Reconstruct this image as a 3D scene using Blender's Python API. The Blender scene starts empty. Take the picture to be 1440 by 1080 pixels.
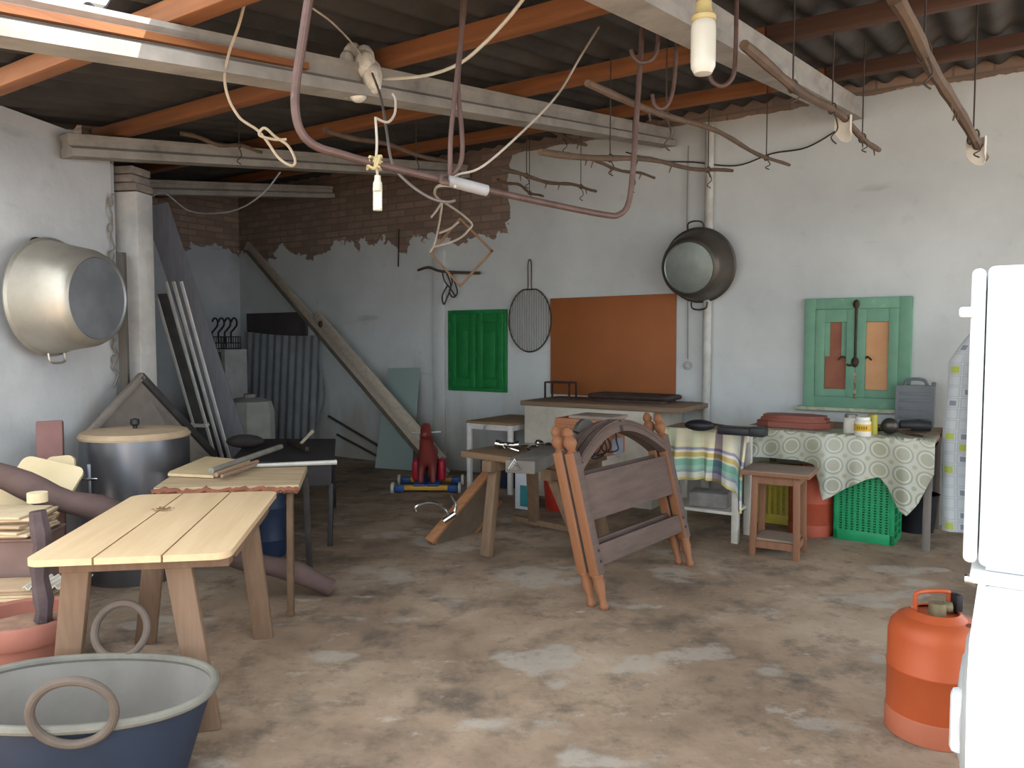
import bpy, bmesh, math, random
from mathutils import Vector, Matrix, Euler
random.seed(7)
SC = bpy.context.scene
COL = SC.collection
PI = math.pi
V = Vector
# ---------------------------------------------------------------- camera model
F_PX, CX, CY, H = 1080.0, 720.0, 540.0, 1.35
PITCH = math.radians(3.18)
CAM = V((0, 0, H))
FWD = V((0, math.cos(PITCH), -math.sin(PITCH)))
UP = V((0, math.sin(PITCH), math.cos(PITCH)))
def ray(px, py):
    return V((1, 0, 0))*((px-CX)/F_PX) + FWD + UP*((CY-py)/F_PX)
def D(px, py, y):                    # point of the line of sight at distance y into the room
    d = ray(px, py); return CAM + d*(y/d.y)
def Z(px, py, z=0.0):                # ... at height z
    d = ray(px, py); return CAM + d*((z-H)/d.z)
D1 = V((.838, -.546, 0)).normalized()   # along the back wall, to the right
D2 = V((-D1.y, D1.x, 0))                # into the back wall
WO = V((0, 7.63, 0))
RW = math.atan2(D1.y, D1.x)
def W(px, py, off=0.0):              # ... on a plane standing off in front of the back wall
    d = ray(px, py); n = D2
    return CAM + d*((n.dot(WO-CAM)-off)/n.dot(d))
def wl(px, py, off=0.0):             # wall coordinates (s along the wall, z)
    p = W(px, py, off)-WO; return p.dot(D1), p.z
def wp(s, off=0.0, z=0.0):
    p = WO + D1*s - D2*off; return V((p.x, p.y, z))
LO = V((-2.72, 4.43, 0)); LD = V((.17, .985, 0)).normalized(); LN = V((LD.y, -LD.x, 0))
RL = math.atan2(LD.y, LD.x)
def LW(px, py, off=0.0):
    d = ray(px, py)
    return CAM + d*((LN.dot(LO-CAM)+off)/LN.dot(d))
# ---------------------------------------------------------------- mesh builder
class MB:
    def __init__(s): s.bm = bmesh.new()
    def _xf(s, vs, m):
        if m is not None: bmesh.ops.transform(s.bm, matrix=m, verts=vs)
    def box(s, c, d, m=None, b=0.0, seg=2):
        r = bmesh.ops.create_cube(s.bm, size=1.0); vs = r['verts']
        for v in vs: v.co = V((v.co.x*d[0], v.co.y*d[1], v.co.z*d[2]))
        if b > 0:
            es = list({e for v in vs for e in v.link_edges})
            q = bmesh.ops.bevel(s.bm, geom=es, offset=b, segments=seg, profile=.5, affect='EDGES')
            vs = list({v for f in q['faces'] for v in f.verts} | {v for v in vs if v.is_valid})
            vs = list({w for v in vs for f in v.link_faces for w in f.verts})
        bmesh.ops.translate(s.bm, verts=vs, vec=V(c))
        s._xf(vs, m); return s
    def bar(s, p, q, w, h, up=(0, 0, 1), b=0.0, ext=0.0):
        p, q = V(p), V(q); x = (q-p).normalized(); p = p-x*ext; q = q+x*ext
        u = V(up); y = u.cross(x)
        if y.length < 1e-4: y = V((0, 1, 0)).cross(x)
        y.normalize(); z = x.cross(y)
        m = Matrix((x, y, z)).transposed().to_4x4(); m.translation = (p+q)/2
        return s.box((0, 0, 0), ((q-p).length, w, h), m, b)
    def tube(s, pts, r, n=8, closed=False, cap=True):
        pts = [V(p) for p in pts]; N = len(pts)
        rs = r if isinstance(r, (list, tuple)) else [r]*N
        rings = []; up = None
        for i, p in enumerate(pts):
            a = pts[i-1] if (i or closed) else pts[i]; c = pts[(i+1) % N] if (i < N-1 or closed) else pts[i]
            t = (c-a).normalized()
            if t.length < .5: t = V((0, 0, 1))
            if up is None:
                up = V((0, 0, 1)) if abs(t.z) < .9 else V((1, 0, 0))
            x = up.cross(t)
            if x.length < 1e-5: x = V((0, 1, 0)).cross(t)
            x.normalize(); y = t.cross(x); up = y
            rings.append([s.bm.verts.new(p+(x*math.cos(2*PI*k/n)+y*math.sin(2*PI*k/n))*rs[i]) for k in range(n)])
        M_ = N if closed else N-1
        for i in range(M_):
            A, B = rings[i], rings[(i+1) % N]
            off = 0
            if closed and i == N-1:
                off = min(range(n), key=lambda o: sum((A[k].co-B[(k+o) % n].co).length for k in range(n)))
            for k in range(n):
                try: s.bm.faces.new((A[k], A[(k+1) % n], B[(k+1+off) % n], B[(k+off) % n]))
                except ValueError: pass
        if cap and not closed:
            s.bm.faces.new(rings[0][::-1]); s.bm.faces.new(rings[-1])
        return s
    def lathe(s, prof, n=40, m=None, sx=1.0, sy=1.0):
        rings = []; new = []
        for r, z in prof:
            if r < 1e-5:
                v = s.bm.verts.new((0, 0, z)); rings.append([v]); new.append(v)
            else:
                g = [s.bm.verts.new((r*math.cos(2*PI*k/n)*sx, r*math.sin(2*PI*k/n)*sy, z)) for k in range(n)]
                rings.append(g); new += g
        for A, B in zip(rings, rings[1:]):
            for k in range(n):
                k2 = (k+1) % n
                if len(A) == 1 and len(B) == 1: break
                if len(A) == 1: s.bm.faces.new((A[0], B[k2], B[k]))
                elif len(B) == 1: s.bm.faces.new((A[k], A[k2], B[0]))
                else: s.bm.faces.new((A[k], A[k2], B[k2], B[k]))
        s._xf(new, m); return s
    def prism(s, pts, vec):              # closed outline swept by vec
        vec = V(vec); A = [s.bm.verts.new(V(p)) for p in pts]; B = [s.bm.verts.new(V(p)+vec) for p in pts]
        n = len(pts); s.bm.faces.new(A); s.bm.faces.new(B[::-1])
        for k in range(n): s.bm.faces.new((A[k], B[k], B[(k+1) % n], A[(k+1) % n]))
        return s
    def sheet(s, f, nu, nv, th=0.0, uv=True, uvf=None):   # f(u, v) -> point
        g = [[s.bm.verts.new(V(f(i/nu, j/nv))) for j in range(nv+1)] for i in range(nu+1)]
        L = s.bm.loops.layers.uv.verify() if uv else None
        for i in range(nu):
            for j in range(nv):
                fc = s.bm.faces.new((g[i][j], g[i+1][j], g[i+1][j+1], g[i][j+1]))
                if L:
                    for lp, (a, b) in zip(fc.loops, ((i, j), (i+1, j), (i+1, j+1), (i, j+1))): lp[L].uv = uvf(a/nu, b/nv) if uvf else (a/nu, b/nv)
        if th:
            fs = list(s.bm.faces)
            bmesh.ops.recalc_face_normals(s.bm, faces=fs)
            bmesh.ops.solidify(s.bm, geom=fs, thickness=th)
        return s
    def ball(s, c, r, n=16, m=None):
        q = bmesh.ops.create_uvsphere(s.bm, u_segments=n, v_segments=max(6, n*2//3), radius=1.0)
        r = (r, r, r) if not isinstance(r, (tuple, list)) else r
        for v in q['verts']: v.co = V((v.co.x*r[0]+c[0], v.co.y*r[1]+c[1], v.co.z*r[2]+c[2]))
        s._xf(q['verts'], m); return s
    def cyl(s, p, q, r, n=20, r2=None):
        return s.tube([p, q], [r, r if r2 is None else r2], n)
    def build(s, name, mat, parent=None, loc=(0, 0, 0), rotz=0.0, world=False, smooth=True, label=None, ang=35):
        bm = s.bm
        bmesh.ops.recalc_face_normals(bm, faces=list(bm.faces))
        if parent is not None:
            M0 = parent.matrix_basis.copy() if parent.parent is None else parent.parent.matrix_basis @ parent.matrix_basis
        else:
            M0 = Matrix.Translation(V(loc)) @ Matrix.Rotation(rotz, 4, 'Z')
        if world: bmesh.ops.transform(bm, matrix=M0.inverted(), verts=list(bm.verts))
        me = bpy.data.meshes.new(name); bm.to_mesh(me); bm.free()
        if smooth:
            for p in me.polygons: p.use_smooth = True
            try: me.set_sharp_from_angle(angle=math.radians(ang))
            except Exception: pass
        for mt in (mat if isinstance(mat, (list, tuple)) else [mat]): me.materials.append(mt)
        o = bpy.data.objects.new(name, me); COL.objects.link(o)
        if parent is not None: o.parent = parent
        else: o.matrix_basis = M0
        if label: o['label'] = label
        return o
def tag(o, label, cat, group=None, kind=None):
    o['label'] = label; o['category'] = cat
    if group: o['group'] = group
    if kind: o['kind'] = kind
    return o
def thing(name, label, cat, loc=(0, 0, 0), rotz=0.0, group=None, tilt=None):
    o = bpy.data.objects.new(name, None); COL.objects.link(o); o.empty_display_size = .1
    m = Matrix.Translation(V(loc)) @ Matrix.Rotation(rotz, 4, 'Z')
    if tilt is not None: m = m @ tilt
    o.matrix_basis = m
    return tag(o, label, cat, group)
def struct(o): o['kind'] = 'structure'; return o
def dup(o, loc=None, rotz=None, label=None):
    c = o.copy(); COL.objects.link(c)
    if loc is not None: c.matrix_basis = Matrix.Translation(V(loc)) @ Matrix.Rotation(rotz or 0, 4, 'Z')
    if label: c['label'] = label
    for ch in list(o.children):
        d = ch.copy(); COL.objects.link(d); d.parent = c
        for g in list(ch.children):
            e = g.copy(); COL.objects.link(e); e.parent = d
    return c
def smooth_path(pts, n=6, closed=False):     # Catmull-Rom
    pts = [V(p) for p in pts]; N = len(pts); out = []
    for i in range(N if closed else N-1):
        if closed: a, b, c, d = pts[i-1], pts[i], pts[(i+1) % N], pts[(i+2) % N]
        else: a, b, c, d = pts[max(i-1, 0)], pts[i], pts[i+1], pts[min(i+2, N-1)]
        for k in range(n):
            t = k/n
            out.append(.5*((2*b)+(c-a)*t+(2*a-5*b+4*c-d)*t*t+(3*b-a-3*c+d)*t**3))
    if not closed: out.append(pts[-1])
    return out
def rrect(w, h, r, n=4):                    # rounded rectangle outline, centred, in 2-D
    o = []
    for cx, cy, a0 in ((w/2-r, h/2-r, 0), (-w/2+r, h/2-r, 90), (-w/2+r, -h/2+r, 180), (w/2-r, -h/2+r, 270)):
        for k in range(n+1):
            a = math.radians(a0+90*k/n); o.append((cx+r*math.cos(a), cy+r*math.sin(a)))
    return o
# ---------------------------------------------------------------- materials
def lin(h):
    h = h.lstrip('#'); o = []
    for i in (0, 2, 4):
        c = int(h[i:i+2], 16)/255; o.append(c/12.92 if c <= .04045 else ((c+.055)/1.055)**2.4)
    return (*o, 1)
class NT:
    def __init__(s, name):
        m = bpy.data.materials.new(name); m.use_nodes = True; s.m = m; s.t = m.node_tree
        s.n = s.t.nodes; s.bsdf = s.n['Principled BSDF']; s.coord = s.add('ShaderNodeTexCoord')
    def add(s, t, **k):
        x = s.n.new(t)
        for a, b in k.items(): setattr(x, a, b)
        return x
    def lk(s, a, b): s.t.links.new(a, b)
    def val(s, sock, v):
        if hasattr(v, 'is_linked') or isinstance(v, bpy.types.NodeSocket): s.lk(v, sock)
        else: sock.default_value = v
    def math(s, op, a, b=0.0, c=0.0):
        x = s.add('ShaderNodeMath', operation=op)
        s.val(x.inputs[0], a); s.val(x.inputs[1], b)
        if len(x.inputs) > 2: s.val(x.inputs[2], c)
        return x.outputs[0]
    def noise(s, scale=5, stretch=(1, 1, 1), detail=6, rough=.6, co='Object', off=(0, 0, 0)):
        mp = s.add('ShaderNodeMapping'); mp.inputs['Scale'].default_value = stretch; mp.inputs['Location'].default_value = off
        s.lk(s.coord.outputs[co], mp.inputs[0])
        n = s.add('ShaderNodeTexNoise'); n.inputs['Scale'].default_value = scale
        n.inputs['Detail'].default_value = detail; n.inputs['Roughness'].default_value = rough
        s.lk(mp.outputs[0], n.inputs['Vector']); return n.outputs['Fac']
    def ramp(s, fac, stops):
        r = s.add('ShaderNodeValToRGB'); e = r.color_ramp.elements
        while len(e) < len(stops): e.new(.5)
        for k, (p, c) in enumerate(stops):
            e[k].position = p; e[k].color = lin(c) if isinstance(c, str) else (c, c, c, 1)
        s.lk(fac, r.inputs[0]); return r.outputs[0]
    def mix(s, f, a, b, mode='MIX'):
        x = s.add('ShaderNodeMix', data_type='RGBA', blend_type=mode)
        s.val(x.inputs[0], f)
        for i, c in ((6, a), (7, b)):
            if isinstance(c, str): x.inputs[i].default_value = lin(c)
            else: s.lk(c, x.inputs[i])
        return x.outputs[2]
    def xyz(s, co='Object'):
        x = s.add('ShaderNodeSeparateXYZ'); s.lk(s.coord.outputs[co], x.inputs[0]); return x.outputs
    def bump(s, h, st=.3, dist=.01):
        b = s.add('ShaderNodeBump'); b.inputs['Strength'].default_value = st; b.inputs['Distance'].default_value = dist
        s.lk(h, b.inputs['Height']); s.lk(b.outputs[0], s.bsdf.inputs['Normal'])
    def done(s, col=None, rough=.7, metal=0.0, spec=.5):
        if col is not None: s.val(s.bsdf.inputs['Base Color'], lin(col) if isinstance(col, str) else col)
        s.bsdf.inputs['Roughness'].default_value = rough; s.bsdf.inputs['Metallic'].default_value = metal
        s.bsdf.inputs['Specular IOR Level'].default_value = spec
        return s.m
_mc = {}
def mat(c1, c2=None, scale=9, rough=.75, metal=0.0, bump=.15, stretch=(1, 1, 1), spec=.35, lo=.35, hi=.65, c3=None):
    key = (c1, c2, scale, rough, metal, bump, stretch, spec, lo, hi, c3)
    if key in _mc: return _mc[key]
    t = NT('m_'+c1.strip('#'))
    f = t.noise(scale, stretch)
    c2 = c2 or c1
    st = [(lo, c1), (hi, c2)] + ([(min(hi+.1, 1), c3)] if c3 else [])
    col = t.ramp(f, st)
    if bump: t.bump(t.noise(scale*3, stretch), bump, .004)
    _mc[key] = t.done(col, rough, metal, spec); return _mc[key]
def wood(c1, c2, axis='x', scale=3, rough=.7, bump=.2, c3=None, spec=.3):
    k = 14
    st = {'x': (1, k, k), 'y': (k, 1, k), 'z': (k, k, 1)}[axis]
    return mat(c1, c2, scale, rough, 0, bump, st, spec, .3, .7, c3)
# ---------------------------------------------------------------- world, sun, camera
w = bpy.data.worlds.new('World'); SC.world = w; w.use_nodes = True
bg = w.node_tree.nodes['Background']; bg.inputs[0].default_value = (.85, .93, 1.0, 1); bg.inputs[1].default_value = 1.0
sl = bpy.data.lights.new('sun', 'SUN'); sl.energy = 5.5; sl.angle = math.radians(.6); sl.color = (1, .93, .82)
so = bpy.data.objects.new('sun', sl); COL.objects.link(so)
sd = (-D1*.40 - D2*.36 + V((0, 0, -1))).normalized()
so.rotation_euler = sd.to_track_quat('-Z', 'Y').to_euler(); so.location = (0, 0, 8)
cd = bpy.data.cameras.new('camera'); cd.sensor_fit = 'HORIZONTAL'; cd.sensor_width = 36; cd.lens = 36*F_PX/1440
cd.clip_start = .05
co = bpy.data.objects.new('camera', cd); COL.objects.link(co); co.location = CAM
co.rotation_euler = (PI/2-PITCH, 0, 0); SC.camera = co
vs = SC.view_settings; vs.view_transform = 'Standard'; vs.look = 'None'; vs.gamma = 1; vs.use_curve_mapping = False
vs.exposure = 2.1
SC.cycles.max_bounces = 10; SC.cycles.diffuse_bounces = 6; SC.cycles.use_denoising = True
# ---------------------------------------------------------------- setting materials
def mk_wall(name, brick, base='#c6cac9', base2='#b4b8b7'):
    t = NT(name); x, y, z = t.xyz()
    big = t.noise(.9, detail=8); sm = t.noise(7, detail=8); streak = t.noise(2.2, (1, 1, .25), 5)
    c = t.ramp(big, [(.35, base2), (.62, base)])
    c = t.mix(t.ramp(sm, [(.6, 0.0), (.8, .28)]), c, '#8b8e8c')
    smear = t.noise(1.3, (1, 1, 5), 3, .5, off=(3.1, 0, 1.7))
    c = t.mix(t.ramp(smear, [(.66, 0.0), (.78, .4)]), c, '#7b7f7e')
    low = t.math('SUBTRACT', 1.25, z); low = t.math('ADD', low, t.math('MULTIPLY', t.math('SUBTRACT', streak, .5), 2.4))
    c = t.mix(t.ramp(low, [(.35, 0.0), (1.2, .6)]), c, '#978b7c')
    if brick:
        wob = t.math('MULTIPLY', t.math('SUBTRACT', t.noise(2.6, detail=6), .5), .9)
        a = t.math('ADD', t.math('SUBTRACT', z, brick[0]), wob)
        b = t.math('ADD', t.math('SUBTRACT', brick[1], x), wob)
        mk = t.math('MULTIPLY', t.math('GREATER_THAN', a, 0), t.math('GREATER_THAN', b, 0))
        if len(brick) > 2:
            top = t.math('GREATER_THAN', t.math('ADD', z, t.math('MULTIPLY', wob, .16)), brick[2]); mk = t.math('MAXIMUM', mk, top)
        cmb = t.add('ShaderNodeCombineXYZ'); t.lk(x, cmb.inputs[0]); t.lk(z, cmb.inputs[1])
        br = t.add('ShaderNodeTexBrick'); t.lk(cmb.outputs[0], br.inputs['Vector'])
        br.inputs['Scale'].default_value = 1; br.inputs['Brick Width'].default_value = .25; br.inputs['Row Height'].default_value = .075
        br.inputs['Mortar Size'].default_value = .009
        br.inputs['Color1'].default_value = lin('#9a8070'); br.inputs['Color2'].default_value = lin('#806a5d'); br.inputs['Mortar'].default_value = lin('#75695f')
        bc = t.mix(t.ramp(sm, [(.4, 0.0), (.7, .6)]), br.outputs['Color'], '#6b6560')
        c = t.mix(mk, c, bc)
        hh = t.math('ADD', t.math('MULTIPLY', sm, .3), t.math('MULTIPLY', t.math('SUBTRACT', 1, mk), 1.2)); t.bump(hh, .6, .02)
    else: t.bump(t.math('ADD', sm, big), .3, .02)
    return t.done(c, .92, 0, .2)
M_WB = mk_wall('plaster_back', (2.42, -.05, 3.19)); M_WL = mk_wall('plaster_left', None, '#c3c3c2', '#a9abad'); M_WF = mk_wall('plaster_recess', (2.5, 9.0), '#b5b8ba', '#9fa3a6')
def mk_floor():
    t = NT('floor_concrete')
    big = t.noise(.9, detail=10, rough=.65); mid = t.noise(2.4, detail=10, rough=.7); fine = t.noise(22, detail=6); pat = t.noise(1.5, (1, 1.6, 1), 3, .5, off=(4.2, 1.3, 0))
    c = t.ramp(big, [(.36, '#725f4f'), (.5, '#927c67'), (.62, '#a5917c')])
    c = t.mix(t.ramp(mid, [(.5, 0.0), (.66, .75)]), c, '#4a423b')
    pp = t.math('ADD', pat, t.math('MULTIPLY', t.math('SUBTRACT', mid, .5), .5))
    c = t.mix(t.ramp(pp, [(.585, 0.0), (.635, .65)]), c, '#a79d90')
    c = t.mix(t.ramp(t.noise(5.5, (1, 1, 1), 8, .7, off=(1, 2, 0)), [(.54, 0.0), (.66, .55)]), c, '#4f473f')
    c = t.mix(t.ramp(t.noise(4.3, (1, 1.5, 1), 6, .7, off=(7, 3, 0)), [(.6, 0.0), (.68, .6)]), c, '#aea498')
    c = t.mix(t.ramp(fine, [(.58, 0.0), (.75, .4)]), c, '#4a4541')
    t.bump(t.math('ADD', t.math('MULTIPLY', mid, 1.5), t.math('MULTIPLY', fine, .3)), .35, .02)
    return t.done(c, .82, 0, .35)
# ---------------------------------------------------------------- setting
fl = MB().box((-.5, 2.5, -.05), (18, 24, .1)).build('floor', mk_floor(), smooth=False); struct(fl)
b = MB().box((-.5, .15, 1.66), (11.6, .3, 3.32)); struct(b.build('wall_back', M_WB, loc=WO, rotz=RW, smooth=False))
# far recess wall, left of the corner at the back
SCN, _ = wl(340, 540); PC = wp(SCN)
def upright(name, p, q, h, m, th=.2, side=1):
    p, q = V(p), V(q); L = (q-p).length; a = math.atan2(q.y-p.y, q.x-p.x)
    return struct(MB().box((L/2, side*th/2, h/2), (L, th, h)).build(name, m, loc=p, rotz=a, smooth=False))
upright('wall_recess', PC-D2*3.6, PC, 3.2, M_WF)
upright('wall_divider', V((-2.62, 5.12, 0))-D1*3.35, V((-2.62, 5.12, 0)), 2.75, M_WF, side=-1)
upright('wall_left', LO-LD*3.4, LO+LD*.64, 2.62, M_WL)
# trim: shallow pilaster on the back wall
s0, _ = wl(611, 540); s1, _ = wl(627, 540)
struct(MB().box(((s0+s1)/2, -.012, 1.15), (s1-s0, .024, 2.3), b=.004).build('trim_1', M_WB, loc=WO, rotz=RW))
# column at the end of the left wall
cp = V((-2.56, 5.22, 0))
cb = MB(); cb.box((0, 0, 1.17), (.21, .17, 2.34), b=.012)
struct(cb.build('wall_column', mat('#c8c4bd', '#a8a6a3', 4, .9), loc=cp, rotz=RL-PI/2))
cb = MB()
for k in range(3): cb.box((random.uniform(-.02, .02), 0, 2.345+.055*k+.025), (.22-.03*k, .19, .05), b=.008)
struct(cb.build('trim_2', mat('#8a8078', '#6d655f', 12, .9), loc=cp, rotz=RL-PI/2))
# roof of corrugated fibre-cement sheets
RZ0, RS = 3.27, .15
def roofz(d): return RZ0-RS*d
rf = MB()
NX, SX0, SX1 = 730, -6.6, 7.4
def rfun(u, v):
    s = SX0+(SX1-SX0)*u; d = -.3+5.12*v
    if v == 1 : d += .04*math.sin(s*2.3)
    p = wp(s, d); return (p.x, p.y, roofz(d)+.024+.022*math.sin(2*PI*s/.177))
rf.sheet(rfun, NX, 6, .008)
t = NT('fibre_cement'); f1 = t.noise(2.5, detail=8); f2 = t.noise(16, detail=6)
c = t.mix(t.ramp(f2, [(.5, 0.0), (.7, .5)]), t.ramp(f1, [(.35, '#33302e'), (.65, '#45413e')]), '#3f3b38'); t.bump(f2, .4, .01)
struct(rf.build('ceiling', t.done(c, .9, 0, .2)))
# ================================================================ roof timbers
M_CONC = mat('#969088', '#7f7a73', 6, .9, 0, .3, c3='#6c6761')
M_RAFT = wood('#6a4229', '#84532f', 'x', 2.2, .8, .25, '#4f3423')
def cbeam(s, zb, slope, h, t1, label, t0=.06, fl=.13):
    o = thing('concrete_joist', label, 'joist', wp(s, 0, zb), RW+PI/2)     # local x runs into the wall
    a = math.atan(slope)
    m = Matrix.Rotation(-a, 4, 'Y')
    L = t1-t0
    q = MB()
    prof = [(-fl/2, 0), (fl/2, 0), (fl/2, .045), (.035, .065), (.035, h-.035), (.05, h-.02), (.05, h), (-.05, h), (-.05, h-.02), (-.035, h-.035), (-.035, .065), (-fl/2, .045)]
    q.prism([(-t1, y, z) for y, z in prof], (L, 0, 0))
    bmesh.ops.transform(q.bm, matrix=m, verts=list(q.bm.verts))
    q.build('joist', M_CONC, o, ang=25)
    return o
sB1 = (V((1.38, 6.73, 0))-WO).dot(D1); sB2 = (V((2.61, 5.93, 0))-WO).dot(D1); sB3 = (V((-.44, 7.92, 0))-WO).dot(D1); sB4 = (V((-2.04, 8.96, 0))-WO).dot(D1)
B1 = cbeam(sB1, 3.02, .15, .14, 6.0, 'long grey concrete roof joist with a white plaster lump, sunlit at its near end')
B2 = cbeam(sB2, 3.02, .15, .14, 4.85, 'grey concrete roof joist above the big white bulb, running to the right back wall')
B3 = cbeam(sB3, 3.0, .143, .13, 4.02, 'grey concrete roof joist resting above the white pillar on the left')
B4 = cbeam(sB4, 2.995, .14, .13, 3.5, 'dim concrete roof joist deep in the left recess, furthest from the big bulb')
# plaster lump on the first joist
q = MB()
pl = D(512, 112, 3.62)
for k in range(16):
    q.ball((random.uniform(-.075, .075), random.uniform(-.05, .05), random.uniform(-.12, .09)), (random.uniform(.03, .06), random.uniform(.03, .05), random.uniform(.035, .07)), 10)
lp = q.build('plaster_patch', mat('#d9d4c8', '#a8a297', 18, .9, 0, .6), B1, world=False)
lp.matrix_basis = B1.matrix_basis.inverted() @ Matrix.Translation(wp(sB1, 3.78, 3.02-.15*3.78+.11))
lp['label'] = 'white lump of plaster on the joist'
# thin reddish strip along the lower flange of the first joist
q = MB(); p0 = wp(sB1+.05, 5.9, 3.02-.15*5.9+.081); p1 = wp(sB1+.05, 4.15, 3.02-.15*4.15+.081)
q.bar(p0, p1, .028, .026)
tag(q.build('reddish_strip', M_RAFT, loc=p1, rotz=RW+PI/2, world=True), 'thin reddish strip lying along the flange of the sunlit joist', 'batten')
RL_ = ['reddish wooden rafter nearest the open roof edge, upper left', 'orange wooden rafter meeting the plaster lump on the joist', 'orange wooden rafter passing behind the big white bulb', 'dark reddish rafter closest to the back wall']
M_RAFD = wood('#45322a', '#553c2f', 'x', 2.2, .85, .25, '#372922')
RSP = [(4.72, -.26, 4.6, RL_[0], M_RAFT), (3.66, -.8, 4.6, RL_[1], M_RAFT), (2.5, SCN+.03, sB2, RL_[2], M_RAFT), (1.12, SCN+.03, sB2, RL_[3], M_RAFT),
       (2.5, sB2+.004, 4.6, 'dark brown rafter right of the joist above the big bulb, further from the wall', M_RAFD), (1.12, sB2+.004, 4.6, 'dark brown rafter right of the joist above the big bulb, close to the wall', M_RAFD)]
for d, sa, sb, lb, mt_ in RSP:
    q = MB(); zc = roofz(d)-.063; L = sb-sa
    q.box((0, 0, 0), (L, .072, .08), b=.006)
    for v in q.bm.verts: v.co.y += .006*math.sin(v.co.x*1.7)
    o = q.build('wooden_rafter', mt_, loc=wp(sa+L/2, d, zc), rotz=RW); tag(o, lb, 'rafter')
# ================================================================ back wall
M_IRON = mat('#2a2623', '#4a3a30', 25, .6, .4, .2)
M_CHROME = mat('#c9c9c6', '#b4b4b2', 10, .18, 1.0, .0)
M_BLACK = mat('#17171a', '#222226', 14, .5, 0, .1)
M_GREEN = mat('#1f7a3c', '#1a6a35', 8, .5, 0, .1, c3='#2b8647')
M_GREEN2 = mat('#66907a', '#6f9a80', 7, .7, 0, .15, c3='#88aa90')
M_STEEL = mat('#b9b8b2', '#a3a29c', 6, .38, .75, .05)
def win_root(name, px0, py0, px1, py1, off=0):
    s0, z1 = wl(px0, py0); s1, z0 = wl(px1, py1)
    o = thing(name, '', '', wp((s0+s1)/2, off, z0), RW); del o['label']; del o['category']; struct(o)
    return o, s1-s0, z1-z0
# --- small green shuttered window
o, w_, h_ = win_root('window_1', 632, 437, 714, 552)
q = MB()
for c, d in (((0, -.012, h_-.02), (w_, .03, .04)), ((0, -.012, .02), (w_, .03, .04)), ((-w_/2+.02, -.0135, h_/2), (.04, .03, h_)), ((w_/2-.02, -.0135, h_/2), (.04, .03, h_))): q.box(c, d, b=.004)
q.box((0, -.002, h_/2), (w_, .004, h_)); q.build('window_frame', M_GREEN, o)
for sgn in (-1, 1):
    q = MB(); cw = w_/2-.03; cx = sgn*(cw/2+.002)
    q.box((cx, -.018, h_/2), (cw, .018, h_-.07), b=.003)
    for c, d in (((cx-cw/2+.045, -.0315, h_/2), (.075, .02, h_-.07)), ((cx+cw/2-.045, -.0315, h_/2), (.075, .02, h_-.07)), ((cx, -.03, h_-.085), (cw, .02, .09)), ((cx, -.03, .085), (cw, .02, .09))): q.box(c, d, b=.006)
    q.box((cx, -.03, h_*.46), (cw-.2, .014, h_-.36), b=.008)
    sh = q.build('shutter', M_GREEN, o)
    q = MB()
    for zz in (.16, h_-.16): q.cyl((sgn*(w_/2-.035), -.045, zz-.03), (sgn*(w_/2-.035), -.045, zz+.03), .008, 10)
    q.build('hinge', M_GREEN, sh)
q = MB(); q.box((0, -.045, h_*.45), (.02, .015, .07), b=.003); q.build('latch', M_GREEN, o)
# --- window with sage green casements
o, w_, h_ = win_root('window_2', 1134, 421, 1280, 577)
q = MB(); fw = .085
for c, d in (((0, -.02, h_-fw/2), (w_, .06, fw)), ((0, -.02, fw/2), (w_, .06, fw)), ((-w_/2+fw/2, -.0225, h_/2), (fw, .06, h_)), ((w_/2-fw/2, -.0225, h_/2), (fw, .06, h_))): q.box(c, d, b=.006)
q.build('window_frame', M_GREEN2, o)
q = MB(); q.box((0, -.03, -.012), (w_+.1, .09, .03), b=.008); q.build('window_sill', mat('#c3c4ae', '#8fa287', 14, .9), o)
cw = (w_-2*fw)/2
for sgn, pc in ((-1, ('#7d4532', '#8f5840', '#6b4034')), (1, ('#cb9a6c', '#c08d62', '#d2a577'))):
    cx = sgn*cw/2; q = MB(); sw = .068; ch = h_-2*fw
    for c, d in (((cx-cw/2+sw/2, -.0375, h_/2), (sw, .04, ch)), ((cx+cw/2-sw/2, -.0375, h_/2), (sw, .04, ch)), ((cx, -.035, h_-fw-.05), (cw, .04, .1)), ((cx, -.035, fw+.03), (cw, .04, .06))): q.box(c, d, b=.005)
    cs = q.build('casement', M_GREEN2, o)
    q = MB(); q.box((cx, -.02, h_/2), (cw-.04, .012, ch-.06))
    q.build('panel', mat(pc[0], pc[1], 5, .6, c3=pc[2]), cs, label='%s board filling the casement' % ('dark brown' if sgn < 0 else 'tan'))
    if sgn < 0:                       # the stepped green strips on the darker panel
        q = MB()
        for xx in (cx-cw/2+sw+.018, cx+cw/2-sw-.018): q.box((xx, -.03, h_*.68), (.036, .012, h_*.42))
        q.build('strip', M_GREEN2, cs)
    q = MB(); q.tube(smooth_path([(cx-sgn*.07, -.06, h_*.46), (cx-sgn*.055, -.085, h_*.47), (cx-sgn*.03, -.08, h_*.44)], 4), .007, 8); q.build('handle', M_IRON, cs)
q = MB(); q.cyl((0, -.065, fw+.23), (0, -.065, h_-.03), .009, 10)
q.ball((0, -.065, h_-.05), (.025, .015, .035), 10); q.ball((0, -.068, h_*.42), (.028, .02, .04), 10)
q.tube(smooth_path([(0, -.07, h_*.42), (-.03, -.09, h_*.39), (-.055, -.09, h_*.4)], 4), .008, 8)
q.build('bolt', M_IRON, o)
q = MB(); q.box((0, -.052, fw+.09), (.022, .012, .2), b=.003); q.build('cover_strip', mat('#a9977a', '#5e6a4f', 20, .9, lo=.45, hi=.55), o)
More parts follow.
